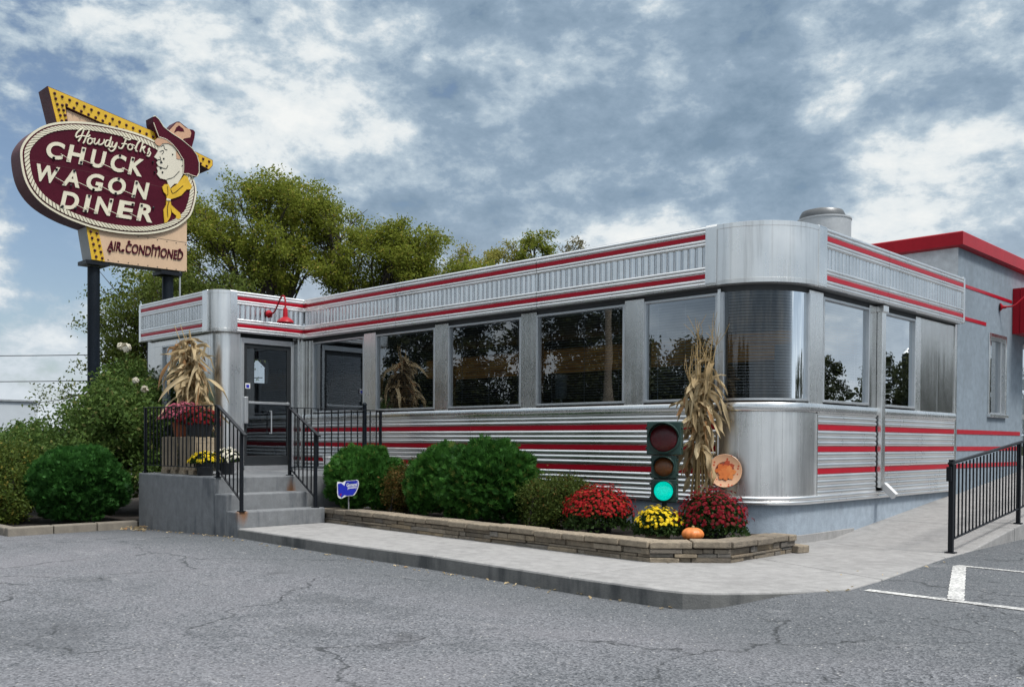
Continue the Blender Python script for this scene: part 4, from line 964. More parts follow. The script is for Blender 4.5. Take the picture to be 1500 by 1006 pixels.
# pumpkin
def pumpkin(label, c, r):
    t = thing('pumpkin', label, 'pumpkin', c); V = []; F = []; nu, nv = 48, 14
    for j in range(nv + 1):
        a = PI * j / nv
        for i in range(nu):
            th = 2 * PI * i / nu; k = 1 - 0.09 * abs(math.cos(th * 5)) ** 6
            V.append((c[0] + r * k * math.sin(a) * math.cos(th), c[1] + r * k * math.sin(a) * math.sin(th), c[2] + r * 0.62 + r * 0.62 * math.cos(a) - 0.1 * r * math.exp(-(math.sin(a) * 4) ** 2)))
    for j in range(nv):
        for i in range(nu): F.append((j * nu + i, j * nu + (i + 1) % nu, (j + 1) * nu + (i + 1) % nu, (j + 1) * nu + i))
    MB().add(V, F).build('rind', paint('orange_rind', (0.62, 0.19, 0.045), 0.45, 0.15), t, smooth=True)
    MB().tube([(c[0], c[1], c[2] + r * 1.1), (c[0] + 0.005, c[1], c[2] + r * 1.35)], [0.018, 0.012], 7).build('stem', 'stalk', t, smooth=True)
pumpkin('small orange pumpkin resting behind the cap stones', (-0.21, -1.36, 0.33), 0.112)

# traffic light
def traffic_light(loc, yaw):
    t = thing('traffic_light', 'old dark green traffic light with its green lens lit', 'traffic light', loc); L = Vector(loc)
    nrm = Vector((math.sin(yaw), -math.cos(yaw), 0)); sd_ = Vector((math.cos(yaw), math.sin(yaw), 0)); z = Vector((0, 0, 1))
    MB().tube([L + z * -0.02, L + z * 0.40], 0.03, 10).build('stand', 'sig_green', t, smooth=True)
    zz = 0.36
    secs = [(0.262, 0.115, 0.28, 0.104), (0.262, 0.115, 0.28, 0.104), (0.37, 0.158, 0.375, 0.150)]
    cols = ['lens_green', 'lens_amber', 'lens_red']
    mg, T = mat('lit_green_lens'); T.b.inputs['Base Color'].default_value = (0.0, 0.35, 0.28, 1); T.b.inputs['Emission Color'].default_value = (0.0, 0.80, 0.62, 1); T.put(T.b.inputs['Emission Strength'], T.rng(T.vor(T.obj, 70), 0.0, 0.5, 1.05, 0.62)); T.b.inputs['Roughness'].default_value = 0.2
    T.put(T.b.inputs['Normal'], T.bump(T.vor(T.obj, 60), 0.3, 0.01))
    ma = paint('unlit_amber_lens', (0.13, 0.045, 0.012), 0.15, 0.25, bump=0.3, bscale=120); mr = paint('unlit_red_lens', (0.075, 0.004, 0.008), 0.12, 0.2, bump=0.25, bscale=120)
    LM = [mg, ma, mr]
    for i, (h, r, w_, lr) in enumerate(secs):
        c = L + z * (zz + h / 2) + (Vector((0, 0, 0)) if i < 2 else sd_ * 0.0)
        hb = MB(); hb.obox(c, sd_, nrm, z, w_ / 2, 0.10 if i < 2 else 0.115, h / 2 - 0.003)
        for s in (-1, 1):
            for q in (-0.3, 0.3): hb.obox(c + sd_ * s * (w_ / 2 + 0.008) + z * h * q + nrm * 0.085, sd_, nrm, z, 0.01, 0.012, 0.014)
        o = hb.build('signal_section', 'sig_green', t, bevel=0.012)
        f = c + nrm * (0.10 if i < 2 else 0.115)
        MB().lathe([(lr * 1.16, 0.0), (lr * 1.16, 0.014), (lr * 1.05, 0.022), (lr * 1.0, 0.012), (lr * 0.99, 0.004)], f, 36, nrm).build('lens_ring', 'sig_green', o, smooth=True)
        MB().lathe([(lr, 0.006), (lr * 0.85, 0.022), (lr * 0.5, 0.038), (0.001, 0.044)], f, 36, nrm).build('lens', LM[i], o, smooth=True)
        # cut-away visor: a thin hood over the top of the lens
        V = []; F = []; K = 18
        ext = 0.10 if i < 2 else 0.16
        for k in range(K + 1):
            a = PI * (0.02 + 0.96 * k / K) 
            e = 0.018 + ext * (math.sin(a) ** 1.4)
            for rr in (lr * 1.10, lr * 1.14):
                p = f + (sd_ * math.cos(a) + z * math.sin(a)) * rr
                V.append(p + nrm * 0.01); V.append(p + nrm * e)
        for k in range(K):
            b_ = 4 * k; F += [(b_, b_ + 1, b_ + 5, b_ + 4), (b_ + 2, b_ + 6, b_ + 7, b_ + 3), (b_ + 1, b_ + 3, b_ + 7, b_ + 5)]
        MB().add(V, F).build('visor', 'sig_green', o, smooth=True)
        zz += h
    return t
traffic_light((-1.07, -0.62, 0.28), R(28))

# decorative plate
def plate(label, c, nrm, r):
    t = thing('decorative_plate', label, 'plate', c); c = Vector(c); n = Vector(nrm).normalized(); X = Vector((0, 0, 1)).cross(n).normalized(); Y = n.cross(X)
    m, T = mat('plate_rim_glaze'); v = T.vor(T.obj, 26, 'F1', 'Color'); k = T.sep(v)[0]
    sp = T.math('MULTIPLY', T.rng(T.vor(T.obj, 26), 0.25, 0.33, 1, 0), T.math('GREATER_THAN', k, 0.35))
    T.put(T.b.inputs['Base Color'], T.mix(sp, (0.64, 0.37, 0.22), (0.46, 0.06, 0.014))); T.b.inputs['Roughness'].default_value = 0.3
    MB().lathe([(0.001, 0.0), (r * 0.64, 0.0), (r * 0.66, 0.004), (r, 0.026), (r, 0.034), (r * 0.98, 0.036), (r * 0.65, 0.014)], c, 48, n).build('rim', m, t, smooth=True)
    MB().lathe([(r * 0.66, 0.0135), (r * 0.64, 0.006), (r * 0.60, 0.006), (r * 0.56, 0.014)], c, 48, n).build('ring', paint('plate_maroon', (0.22, 0.03, 0.02), 0.3, 0.2), t, smooth=True)
    MB().lathe([(r * 0.565, 0.010), (r * 0.55, 0.0125), (0.001, 0.012)], c, 40, n).build('well', paint('plate_pale', (0.55, 0.45, 0.38), 0.3, 0.1), t, smooth=True)
    # autumn leaves modelled in low relief
    for k, (ox, oy, s, a0, col) in enumerate(((0.12, 0.22, 0.36, 0.3, (0.33, 0.045, 0.01)), (-0.16, 0.05, 0.34, 2.0, (0.52, 0.12, 0.018)), (0.22, -0.10, 0.36, 5.2, (0.60, 0.19, 0.045)), (-0.05, -0.22, 0.30, 3.9, (0.56, 0.15, 0.03)))):
        P = []
        for j in range(30):
            a = 2 * PI * j / 30; rr = 1.32 * s * (0.62 + 0.38 * abs(math.cos(2.5 * a)) ** 1.2) * (1 - 0.12 * (j % 2))
            P.append((ox + rr * math.cos(a + a0), oy + rr * math.sin(a + a0)))
        MB().prism([(u * r, v_ * r) for u, v_ in P], lambda u, v_, d, k=k: c + X * u + Y * v_ + n * (d + 0.0022 * k), 0.0125, 0.016).build('leaf_relief', paint('leaf_glaze', col, 0.3, 0.25), t)
    return t
plate('round orange plate with autumn leaves leaning on the steel corner', (-0.655, -0.06, 0.985), (0.50, -0.84, 0.18), 0.188)

# blue lawn sign in the shrub
BS = thing('yard_sign', 'small tattered blue sign with white lettering stuck in the globe shrub', 'sign', (-5.6, -1.66, 0.28))
bc = Vector((-5.60, -1.62, 0.635)); bn = Vector((0.62, -0.78, 0.05)).normalized(); bx = Vector((0, 0, 1)).cross(bn).normalized(); by_ = bn.cross(bx)
bf = lambda u, v, d: bc + bx * u + by_ * v + bn * d
pu = 0.0094
out = [(-15.6, 11), (-8, 10.2), (-4, 12.5), (8, 13.4), (14.6, 14), (16.3, 7), (13.4, -2), (8.6, -8.8), (-2, -10), (-10.5, -13.6), (-15.2, -9), (-16, 3)]
MB().prism([(u * pu, v * pu) for u, v in spline(out, 3)], bf, 0, 0.004).build('backing', 'white', BS)
out = [(-15, 8), (-10, 9), (-5, 5), (-3, 12), (14, 13), (15.5, 7), (12.5, -2), (8, -8), (-1, -9), (-5, -8), (-9, -12), (-14, -8)]
MB().prism([(u * pu, v * pu) for u, v in out], bf, 0.0045, 0.0085).build('face', 'blue_sign', BS)
def flat_text(parent, body, o, r, u, f3, m, d0, d1, off=0.0, name='lettering'):
    V, F = text_mesh(body, off); P = []
    for a, b, c in V:
        q = (o[0] + (r[0] - o[0]) * a + (u[0] - o[0]) * b, o[1] + (r[1] - o[1]) * a + (u[1] - o[1]) * b); P.append(f3(q[0], q[1], d1 if c > 0 else d0))
    return MB().add(P, F).build(name, m, parent)
flat_text(BS, 'General', (-2 * pu, 4 * pu), (14 * pu, 5.2 * pu), (-2 * pu, 9 * pu), bf, 'white', 0.009, 0.0105, 0.02)
flat_text(BS, 'Jewelry', (-0.5 * pu, -0.5 * pu), (13.5 * pu, 1.0 * pu), (-0.5 * pu, 4 * pu), bf, 'white', 0.009, 0.0105, 0.02)
MB().prism([(-12 * pu, -7 * pu), (-9 * pu, -6.2 * pu), (-10 * pu, -10 * pu)], bf, 0.009, 0.0105).build('red_mark', 'red_roof', BS)
MB().bar((-5.61, -1.60, 0.28), (-5.61, -1.60, 0.60), 0.012).build('stake', 'grey_metal', BS)

# cornstalks
def corn(label, base, top_h, spread, seed, nst=11, nleaf=60, tie=0.45, bend=(0, 0), leafw=0.05, group='dried cornstalk bundles', tassel=True, lrange=(0.35, 0.95), ll=(0.3, 0.6)):
    rd = np.random.default_rng(seed); b = np.array(base, float); t = thing('cornstalk_bundle', label, 'cornstalks', base, group)
    W = MB(); LV = []; LF = []; off = 0; TT = MB()
    for i in range(nst):
        a = 2 * PI * i / nst + rd.normal() * 0.3; k = rd.uniform(0.4, 1.0); H = top_h * rd.uniform(0.70, 1.0); hgt = [0, tie * H, 0.75 * H, H]
        P = [b + (math.cos(a) * spread * 0.8 * k, math.sin(a) * spread * 0.45 * k, 0), b + (math.cos(a) * 0.05 * k, math.sin(a) * 0.04 * k, hgt[1]),
             b + (math.cos(a) * spread * 0.6 * k + bend[0] * 0.3, math.sin(a) * spread * 0.4 * k + bend[1] * 0.3, hgt[2]), b + (math.cos(a) * spread * 1.1 * k + bend[0], math.sin(a) * spread * 0.6 * k + bend[1], hgt[3])]
        P = [np.array(p) for p in smooth_line(P, 6)]
        W.tube(P, list(np.linspace(0.014, 0.005, len(P))), 6)
        if tassel:
            for q in range(5 if i % 2 else 3):
                e = P[-1] + rd.normal(size=3) * (0.10, 0.06, 0.05) + (0, 0, rd.uniform(0.08, 0.30)); TT.tube([P[-1] - (0, 0, 0.03), (P[-1] + e) / 2 + rd.normal(size=3) * 0.018, e], [0.003, 0.003, 0.002], 4)
        m = max(1, nleaf // nst)
        for q in range(m):
            f = rd.uniform(*lrange); s = P[int(f * (len(P) - 1))]; an = rd.uniform(0, 2 * PI); L = rd.uniform(*ll) * (1.25 if rd.random() < 0.25 else 1.0); K = 10; w_ = leafw * rd.uniform(0.5, 1.25); rise = rd.uniform(-0.3, 1.1); tw = rd.normal() * 1.6
            out = np.array([math.cos(an), math.sin(an) * 0.7 - 0.3, 0]); out /= np.linalg.norm(out); vel = out * rd.uniform(0.35, 0.95) + (0, 0, rise); p = s.copy(); gr = rd.uniform(0.12, 0.42); fold_at = rd.integers(3, 8) if rd.random() < 0.45 else 99; curl = rd.normal(size=3) * 0.09
            for j in range(K + 1):
                u = j / K; vel = vel + np.array([0, 0, -gr]) + curl
                if j == fold_at: vel = np.array([vel[0] * 0.2, vel[1] * 0.2, -1.2]) + rd.normal(size=3) * 0.25
                vv = vel / np.linalg.norm(vel)
                side = np.cross(vv, (0.02, 0.01, 1)); side = side / (np.linalg.norm(side) + 1e-6); nn = np.cross(side, vv); ang = tw * u * 2 + math.sin(u * 7 + an) * 0.5
                sd2 = side * math.cos(ang) + nn * math.sin(ang); ww = w_ * (math.sin(PI * min(1, 0.22 + 0.78 * u)) ** 0.8 + 0.02) * 0.5; fold = nn * math.cos(ang) - side * math.sin(ang)
                LV += [p + sd2 * ww + fold * ww * 0.7, p, p - sd2 * ww + fold * ww * 0.7]
                p = p + vv * L / K
            for j in range(K):
                o_ = off + 3 * j; LF += [(o_, o_ + 1, o_ + 4, o_ + 3), (o_ + 1, o_ + 2, o_ + 5, o_ + 4)]
            off += 3 * (K + 1)
    W.build('stalks', 'stalk', t, smooth=True)
    np_mesh('husks', np.array(LV), np.array(LF), 'husk', t, smooth=True)
    if tassel: TT.build('tassels', 'stalk', t)
    return t
corn('dried cornstalk bundle tied beside the traffic light', (-0.92, -0.16, 0.68), 1.86, 0.20, 41, nst=13, nleaf=125, tie=0.50, leafw=0.068, lrange=(0.15, 0.86), ll=(0.22, 0.46))
corn('dried cornstalk bundle drooping against the entrance corner', (-9.22, -1.98, 0.82), 2.35, 0.22, 42, nst=15, nleaf=200, tie=0.5, bend=(-0.22, -0.10), leafw=0.07, tassel=False, lrange=(0.15, 1.0), ll=(0.28, 0.66))

# flowers on the stoop
CR = thing('wooden_crate', 'weathered slatted wooden crate carrying two flowerpots', 'crate', (-8.05, -2.66, 0.80))
for k, (x, y) in enumerate(((-8.36, -2.72), (-7.80, -2.72))):
    for i in range(5): MB().box(x - 0.24 + i * 0.098, x - 0.24 + i * 0.098 + 0.086, y - 0.13, y - 0.11, 0.86, 1.34 + 0.006 * (i % 3)).build('slat', 'wood', CR, bevel=0.004)
    MB().box(x - 0.24, x + 0.24, y - 0.108, y + 0.22, 1.25, 1.335).build('top_board', 'wood', CR, bevel=0.004)
    for fa, fb in ((-0.22, -0.05), (0.08, 0.22)): MB().box(x + fa, x + fb, y - 0.15, y - 0.04, 0.80, 0.858).build('foot', 'wood', CR, bevel=0.006)
    MB().box(x + 0.225, x + 0.24, y - 0.10, y + 0.22, 0.86, 1.25).build('end_board', 'wood', CR)
mum('dusty pink chrysanthemum in a terracotta pot on the crate', (-8.36, -2.62, 1.345), 0.17, 0.24, 0.33, 0.26, 'pet_pink', 300, 0.030, 'terracotta', 0.1, 51)
mum('crimson chrysanthemum in a black tub on the crate', (-7.80, -2.66, 1.345), 0.20, 0.20, 0.30, 0.22, 'pet_dark', 280, 0.030, 'black_plastic', -0.1, 52)
mum('yellow chrysanthemum in a black pot on the stoop floor', (-7.32, -2.82, 0.80), 0.13, 0.19, 0.22, 0.14, 'pet_yel', 120, 0.032, 'black_plastic', 0.0, 53, bare=0.2)
mum('cream white chrysanthemum in a black pot behind the yellow one', (-7.56, -2.38, 0.80), 0.13, 0.20, 0.25, 0.17, 'pet_white', 120, 0.034, 'black_plastic', 0.0, 54, bare=0.3)

# ------------------------------------------------------------------ roadside sign (faces +X)
SX = -15.0
SG = thing('pole_sign', 'tall vintage diner sign on two dark poles with a cowboy head', 'sign', (SX, -0.4, 0))
def sf(dx=0.0): return lambda u, v, d: (SX + d + dx, u, v)
OVAL = [(-2.749, 6.864), (-2.738, 7.037), (-2.648, 7.229), (-2.486, 7.439), (-2.281, 7.597), (-2.072, 7.702), (-1.754, 7.803), (-1.427, 7.861), (-1.138, 7.887), (-0.866, 7.895), (-0.384, 7.885), (-0.035, 7.819), (0.292, 7.69), (0.608, 7.504), (0.802, 7.332), (0.908, 7.125), (0.961, 6.966), (0.948, 6.719), (0.857, 6.411), (0.783, 6.276), (0.516, 6.019), (0.187, 5.86), (-0.134, 5.756), (-0.51, 5.69), (-0.856, 5.67), (-1.194, 5.675), (-1.466, 5.709), (-1.714, 5.764), (-1.889, 5.805), (-2.308, 5.971), (-2.554, 6.206), (-2.695, 6.479)]
ov = np.array(spline(OVAL, 4))
# smooth the traced outline
for _ in range(6): ov = (np.roll(ov, 1, 0) + 2 * ov + np.roll(ov, -1, 0)) / 4
cen = ov.mean(0)
def inset(P, d):
    t = np.roll(P, -1, 0) - np.roll(P, 1, 0); t /= np.linalg.norm(t, axis=1)[:, None]; nn = np.stack([-t[:, 1], t[:, 0]], 1)
    s = np.sign(((cen - P) * nn).sum(1))[:, None]; return P + nn * s * d
L2 = lambda P: [tuple(p) for p in P]
ovb = MB().prism(L2(ov), sf(), -0.52, 0.0).build('oval_cabinet', 'maroon_side', SG, smooth=True, angle=50)
MB().prism(L2(inset(ov, 0.045)), sf(), 0.001, 0.012).build('oval_face', 'maroon', SG)
rim = MB(); a, b = ov, inset(ov, 0.042); n = len(a)
rim.add([(SX + 0.016, *p) for p in a] + [(SX + 0.016, *p) for p in b] + [(SX + 0.001, *p) for p in a], [(i, (i + 1) % n, (i + 1) % n + n, i + n) for i in range(n)] + [(i, (i + 1) % n, (i + 1) % n + 2 * n, i + 2 * n) for i in range(n)])
rim.build('oval_rim', 'cream', SG)
rope = MB(); a = inset(ov, 0.07); b = inset(ov, 0.165)
def walk(P, n):
    d = np.r_[0, np.cumsum(np.linalg.norm(np.roll(P, -1, 0) - P, axis=1))]; Q = np.vstack([P, P[:1]]); t = np.linspace(0, d[-1], n, endpoint=False); return np.stack([np.interp(t, d, Q[:, i]) for i in (0, 1)], 1)
NR = 112
A_ = walk(a, NR * 4); B_ = walk(b, NR * 4)
for k in range(NR):
    i0, i1 = 4 * k, (4 * k + 3) % (NR * 4); sft = 5
    rope.prism([tuple(A_[i0]), tuple(A_[i1]), tuple(B_[(i1 + sft) % (NR * 4)]), tuple(B_[(i0 + sft) % (NR * 4)])], sf(), 0.013, 0.03)
rope.build('rope_border', 'cream', SG)
MB().prism([(-2.6, 6.83), (0.9, 6.83), (0.9, 6.838), (-2.6, 6.838)], sf(), 0.012, 0.0135).build('panel_seam', 'maroon_side', SG)
ARROW = [(-2.208, 8.415), (-0.072, 8.045), (0.946, 7.815), (1.395, 7.706), (1.396, 7.582), (1.302, 7.464), (1.012, 7.549), (-0.145, 7.80), (-1.16, 7.938), (-1.85, 8.088), (-1.797, 7.70), (-2.03, 7.70)]
MB().prism(ARROW, sf(-0.07), -0.50, 0.0).build('arrow_cabinet', 'maroon_side', SG)
def shrink(P, d):
    P = np.array(P); out = []; n = len(P); ar = 0.5 * sum(P[i][0] * P[(i + 1) % n][1] - P[(i + 1) % n][0] * P[i][1] for i in range(n)); sg = 1 if ar > 0 else -1
    for i in range(n):
        e0 = P[i] - P[i - 1]; e1 = P[(i + 1) % n] - P[i]; e0 = e0 / np.linalg.norm(e0); e1 = e1 / np.linalg.norm(e1)
        n0 = np.array([-e0[1], e0[0]]) * sg; n1 = np.array([-e1[1], e1[0]]) * sg; m = n0 + n1; m /= np.linalg.norm(m); out.append(tuple(P[i] + m * d / max(0.5, m @ n0)))
    return out
MB().prism(shrink(ARROW, 0.012), sf(-0.07), 0.001, 0.006).build('arrow_face', 'sign_yel', SG)
MB().prism([(-1.84, 8.06), (-1.14, 7.93), (-1.14, 7.76), (-1.80, 7.70)], sf(-0.12), -0.3, 0.0).build('infill_panel', 'beige', SG)
def bulb(u, v, dx=-0.064): MB().lathe([(0.030, 0.0), (0.030, 0.01), (0.018, 0.012), (0.016, 0.04), (0.001, 0.05)], (SX + dx, u, v), 8, (1, 0, 0)).build('bulb_socket', 'maroon_side', SG, smooth=True)
for i in range(24):
    f = i / 23; u = -2.07 + f * 3.37
    vt_ = 8.32 - (u + 2.07) * 0.192
    bulb(u, vt_ - 0.02); 
    if -1.85 < u: bulb(u - 0.06, vt_ - 0.135)
for i in range(5): bulb(-2.05 + i * 0.03, 8.20 - i * 0.105); bulb(-1.92 + i * 0.025, 8.10 - i * 0.095)
PY = [(-1.466, 5.80), (-1.34, 5.049), (-1.066, 5.042), (-1.225, 5.80)]
PB = [(-1.225, 5.80), (-1.066, 5.042), (0.758, 5.072), (0.756, 6.30), (-0.028, 6.0)]
allp = [PY[0], PY[1], (0.758, 5.072), (0.756, 6.30), (-0.028, 6.0)]
MB().prism(allp, sf(-0.05), -0.46, 0.0).build('lower_cabinet', 'grey_side', SG)
MB().prism(PY, sf(-0.05), 0.001, 0.006).build('lower_yellow_face', 'sign_yel', SG)
MB().prism(PB, sf(-0.05), 0.001, 0.005).build('lower_beige_face', 'beige', SG)
for i in range(5):
    for j in (0, 1): bulb(-1.36 + 0.125 * j + i * 0.028, 5.62 - i * 0.125 - 0.015 * j, -0.044)
MB().prism([(-1.2, 5.690), (0.757, 5.715), (0.757, 5.723), (-1.2, 5.698)], sf(-0.05), 0.0055, 0.007).build('panel_seam', 'dark', SG)
scr = MB()
for i in range(9):
    u = -1.0 + i * 0.215
    for v in (5.085, 5.675 if u > -0.45 else None):
        if v: scr.lathe([(0.012, 0), (0.012, 0.006), (0.001, 0.007)], (SX - 0.044, u, v), 6, (1, 0, 0))
scr.build('panel_screws', 'dark', SG)
LET = [('C', (-2.295, 6.946), (-1.961, 6.948), (-2.221, 7.306)), ('H', (-1.876, 6.948), (-1.556, 6.95), (-1.799, 7.314)), ('U', (-1.42, 6.951), (-1.135, 6.953), (-1.341, 7.323)), ('C', (-1.013, 6.953), (-0.71, 6.955), (-0.931, 7.331)), ('K', (-0.617, 6.956), (-0.31, 6.957), (-0.533, 7.339)),
       ('W', (-2.513, 6.443), (-2.066, 6.451), (-2.443, 6.79)), ('A', (-1.961, 6.453), (-1.617, 6.459), (-1.888, 6.807)), ('G', (-1.508, 6.461), (-1.171, 6.468), (-1.434, 6.821)), ('O', (-1.063, 6.47), (-0.696, 6.476), (-0.986, 6.836)), ('N', (-0.532, 6.479), (-0.213, 6.485), (-0.452, 6.852)),
       ('D', (-2.003, 5.983), (-1.665, 5.988), (-1.927, 6.345)), ('I', (-1.548, 5.99), (-1.447, 5.991), (-1.469, 6.358)), ('N', (-1.323, 5.993), (-0.994, 5.998), (-1.243, 6.364)), ('E', (-0.862, 5.999), (-0.536, 6.004), (-0.779, 6.377)), ('R', (-0.428, 6.006), (-0.078, 6.011), (-0.343, 6.389))]
rl = random.Random(3)
for ch, o_, r_, u_ in LET:
    flat_text(SG, ch, o_, r_, u_, sf(), 'cream', 0.0125, 0.030, 0.034 if ch != 'I' else 0.0, 'letter')
    for _ in range(2):
        a, b = rl.choice(((0.12, 0.12), (0.12, 0.88), (0.88, 0.12), (0.86, 0.86))) if ch not in 'COGAI' else rl.choice(((0.5, 0.06), (0.5, 0.94)))
        p = [o_[k] + (r_[k] - o_[k]) * a + (u_[k] - o_[k]) * b for k in (0, 1)]
        MB().lathe([(0.026, 0.036), (0.026, 0.05), (0.015, 0.055), (0.001, 0.055)], (SX, p[0], p[1]), 8, (1, 0, 0)).build('tube_electrode', 'black', SG)
for i in (0, 1, 2, 3, 5, 6, 7, 8, 10, 11, 12, 13):
    p, q = LET[i][2], LET[i + 1][1]; rr = rl.uniform(0.1, 0.4); MB().tube([(SX + 0.05, p[0] - 0.03, p[1] + 0.09 + rr * 0.1), (SX + 0.05, q[0] + 0.06, q[1] + 0.05)], 0.007, 5).build('neon_tube', 'cream', SG)
flat_text(SG, 'AIR. CONDITIONED', (-1.026, 5.285), (0.645, 5.31), (-0.996, 5.495), sf(-0.05), 'maroon', 0.006, 0.03, 0.012)
for u, v in ((-0.97, 5.27), (-0.56, 5.53), (-0.03, 5.53), (0.10, 5.52), (0.58, 5.53), (-0.69, 5.33)): MB().lathe([(0.028, 0.0), (0.028, 0.03), (0.001, 0.032)], (SX - 0.04, u, v), 8, (1, 0, 0)).build('tube_electrode', 'maroon', SG)
SCRIPT = [
[(-1.695, 7.492), (-1.665, 7.579), (-1.578, 7.675), (-1.53, 7.687), (-1.578, 7.532), (-1.639, 7.407)], [(-1.42, 7.673), (-1.478, 7.543), (-1.53, 7.41), (-1.552, 7.405)], [(-1.687, 7.476), (-1.578, 7.537), (-1.447, 7.55), (-1.403, 7.596)],
[(-1.376, 7.535), (-1.434, 7.508), (-1.456, 7.427), (-1.412, 7.406), (-1.359, 7.463), (-1.367, 7.524), (-1.314, 7.527)], [(-1.296, 7.554), (-1.323, 7.457), (-1.287, 7.434), (-1.234, 7.491), (-1.207, 7.552), (-1.234, 7.455), (-1.189, 7.443), (-1.126, 7.503), (-1.108, 7.575)],
[(-0.995, 7.565), (-1.054, 7.565), (-1.095, 7.487), (-1.077, 7.437), (-1.018, 7.482), (-0.963, 7.663), (-1.009, 7.452), (-0.963, 7.454)], [(-0.936, 7.569), (-0.954, 7.474), (-0.908, 7.461), (-0.844, 7.568), (-0.895, 7.419), (-0.972, 7.356), (-1.031, 7.402)],
[(-0.71, 7.704), (-0.594, 7.685), (-0.547, 7.715)], [(-0.65, 7.691), (-0.71, 7.529), (-0.752, 7.465), (-0.803, 7.462), (-0.812, 7.497)], [(-0.752, 7.566), (-0.631, 7.584)],
[(-0.547, 7.604), (-0.603, 7.572), (-0.612, 7.496), (-0.556, 7.481), (-0.509, 7.538), (-0.537, 7.596), (-0.472, 7.584)], [(-0.462, 7.521), (-0.396, 7.647), (-0.358, 7.703), (-0.405, 7.645), (-0.443, 7.497), (-0.405, 7.478)],
[(-0.286, 7.696), (-0.348, 7.481)], [(-0.32, 7.562), (-0.234, 7.628), (-0.281, 7.552), (-0.243, 7.477)], [(-0.185, 7.471), (-0.137, 7.603), (-0.166, 7.559), (-0.118, 7.514), (-0.156, 7.43), (-0.205, 7.438)]]
sc = MB()
for st in SCRIPT: sc.tube([(SX + 0.03, u, v) for u, v in smooth_line(st, 4)], 0.017, 6)
sc.build('script_lettering', 'cream', SG, smooth=True)
# cowboy head emblem
HAT = [(-0.073, 8.304), (-0.024, 8.333), (0.062, 8.278), (0.172, 8.14), (0.346, 8.051), (0.598, 7.954), (0.829, 7.826), (0.946, 7.694), (0.999, 7.534), (0.999, 7.314), (0.947, 7.218), (0.83, 7.219), (0.74, 7.237), (0.625, 7.213), (0.63, 7.359), (0.625, 7.526), (0.586, 7.566), (0.497, 7.691), (0.372, 7.806), (0.234, 7.881), (0.099, 7.897), (0.062, 7.889), (0.001, 8.028), (-0.06, 8.178)]
CROWN = [(0.271, 8.092), (0.471, 8.332), (0.534, 8.352), (0.649, 8.291), (0.751, 8.243), (0.867, 8.247), (0.911, 8.209), (0.894, 8.071), (0.829, 7.838), (0.598, 7.94), (0.346, 8.04)]
PATCH = [(0.291, 8.085), (0.466, 8.307), (0.547, 8.327), (0.674, 8.249), (0.777, 8.238), (0.816, 8.162), (0.79, 8.059), (0.649, 8.002), (0.598, 7.954), (0.447, 8.015)]
DIMPLE = [(0.409, 8.073), (0.459, 8.197), (0.522, 8.26), (0.623, 8.213), (0.649, 8.154), (0.573, 8.136), (0.497, 8.134)]
FACE = [(0.099, 7.732), (0.272, 7.86), (0.397, 7.80), (0.498, 7.643), (0.536, 7.519), (0.574, 7.551), (0.637, 7.572), (0.681, 7.514), (0.676, 7.417), (0.625, 7.345), (0.63, 7.214), (0.574, 7.106), (0.498, 6.971), (0.423, 6.955), (0.323, 6.835), (0.273, 6.938), (0.248, 7.004), (0.1, 7.01), (0.026, 7.089), (0.051, 7.153), (0.019, 7.229), (0.063, 7.262), (0.014, 7.335), (0.05, 7.378), (0.026, 7.415), (-0.035, 7.442), (0.038, 7.564), (0.062, 7.641)]
HAIRF = [(-0.023, 7.81), (0.037, 7.871), (0.173, 7.891), (0.322, 7.842), (0.397, 7.776), (0.272, 7.812), (0.148, 7.778), (0.087, 7.705), (0.013, 7.712), (-0.023, 7.751)]
HAIRB = [(0.46, 7.682), (0.561, 7.56), (0.536, 7.512), (0.472, 7.517)]
SCARF = [(0.651, 7.189), (0.727, 7.173), (0.766, 7.072), (0.831, 6.988), (0.805, 6.91), (0.702, 6.878), (0.575, 6.721), (0.448, 6.649), (0.336, 6.599), (0.248, 6.599), (0.236, 6.68), (0.174, 6.728), (0.144, 6.829), (0.199, 6.899), (0.285, 6.916), (0.335, 6.823), (0.498, 6.971), (0.6, 7.111)]
T1 = [(0.236, 6.573), (0.323, 6.589), (0.348, 6.51), (0.336, 6.436), (0.349, 6.295), (0.324, 6.195), (0.254, 6.076), (0.2, 6.055), (0.187, 6.171), (0.174, 6.336), (0.236, 6.454)]
T2 = [(0.348, 6.486), (0.449, 6.409), (0.563, 6.333), (0.581, 6.24), (0.525, 6.194), (0.462, 6.207), (0.474, 6.257), (0.374, 6.323), (0.336, 6.436)]
hat = MB().prism(HAT, sf(), -0.30, 0.05).build('hat', 'maroon', SG)
MB().prism(CROWN, sf(), -0.30, 0.035).build('hat_crown', 'maroon', hat)
MB().prism(PATCH, sf(), 0.036, 0.042).build('crown_patch', 'tan_hair', hat)
MB().prism(DIMPLE, sf(), 0.043, 0.047).build('crown_dimple', 'maroon', hat)
MB().prism(FACE, sf(), 0.013, 0.036).build('face', 'tan_skin', SG)
MB().prism(HAIRF, sf(), 0.037, 0.052).build('hair', 'tan_hair', SG); MB().prism(HAIRB, sf(), 0.037, 0.046).build('hair', 'tan_hair', SG)
MB().prism(SCARF, sf(), 0.013, 0.045).build('neckerchief', 'sign_yel', SG)
MB().prism(T1, sf(), 0.013, 0.04).prism(T2, sf(), 0.013, 0.034).build('neckerchief_tails', 'sign_yel', SG)
MB().prism([(0.235, 6.60), (0.335, 6.60), (0.325, 6.56), (0.24, 6.55)], sf(), 0.046, 0.055).build('neckerchief_ring', 'cream', SG)
def lines(ps, x=0.04, r=0.007): MB().tube([(SX + x, u, v) for u, v in smooth_line(ps, 4)], r, 4).build('outline_tube', 'black', SG)
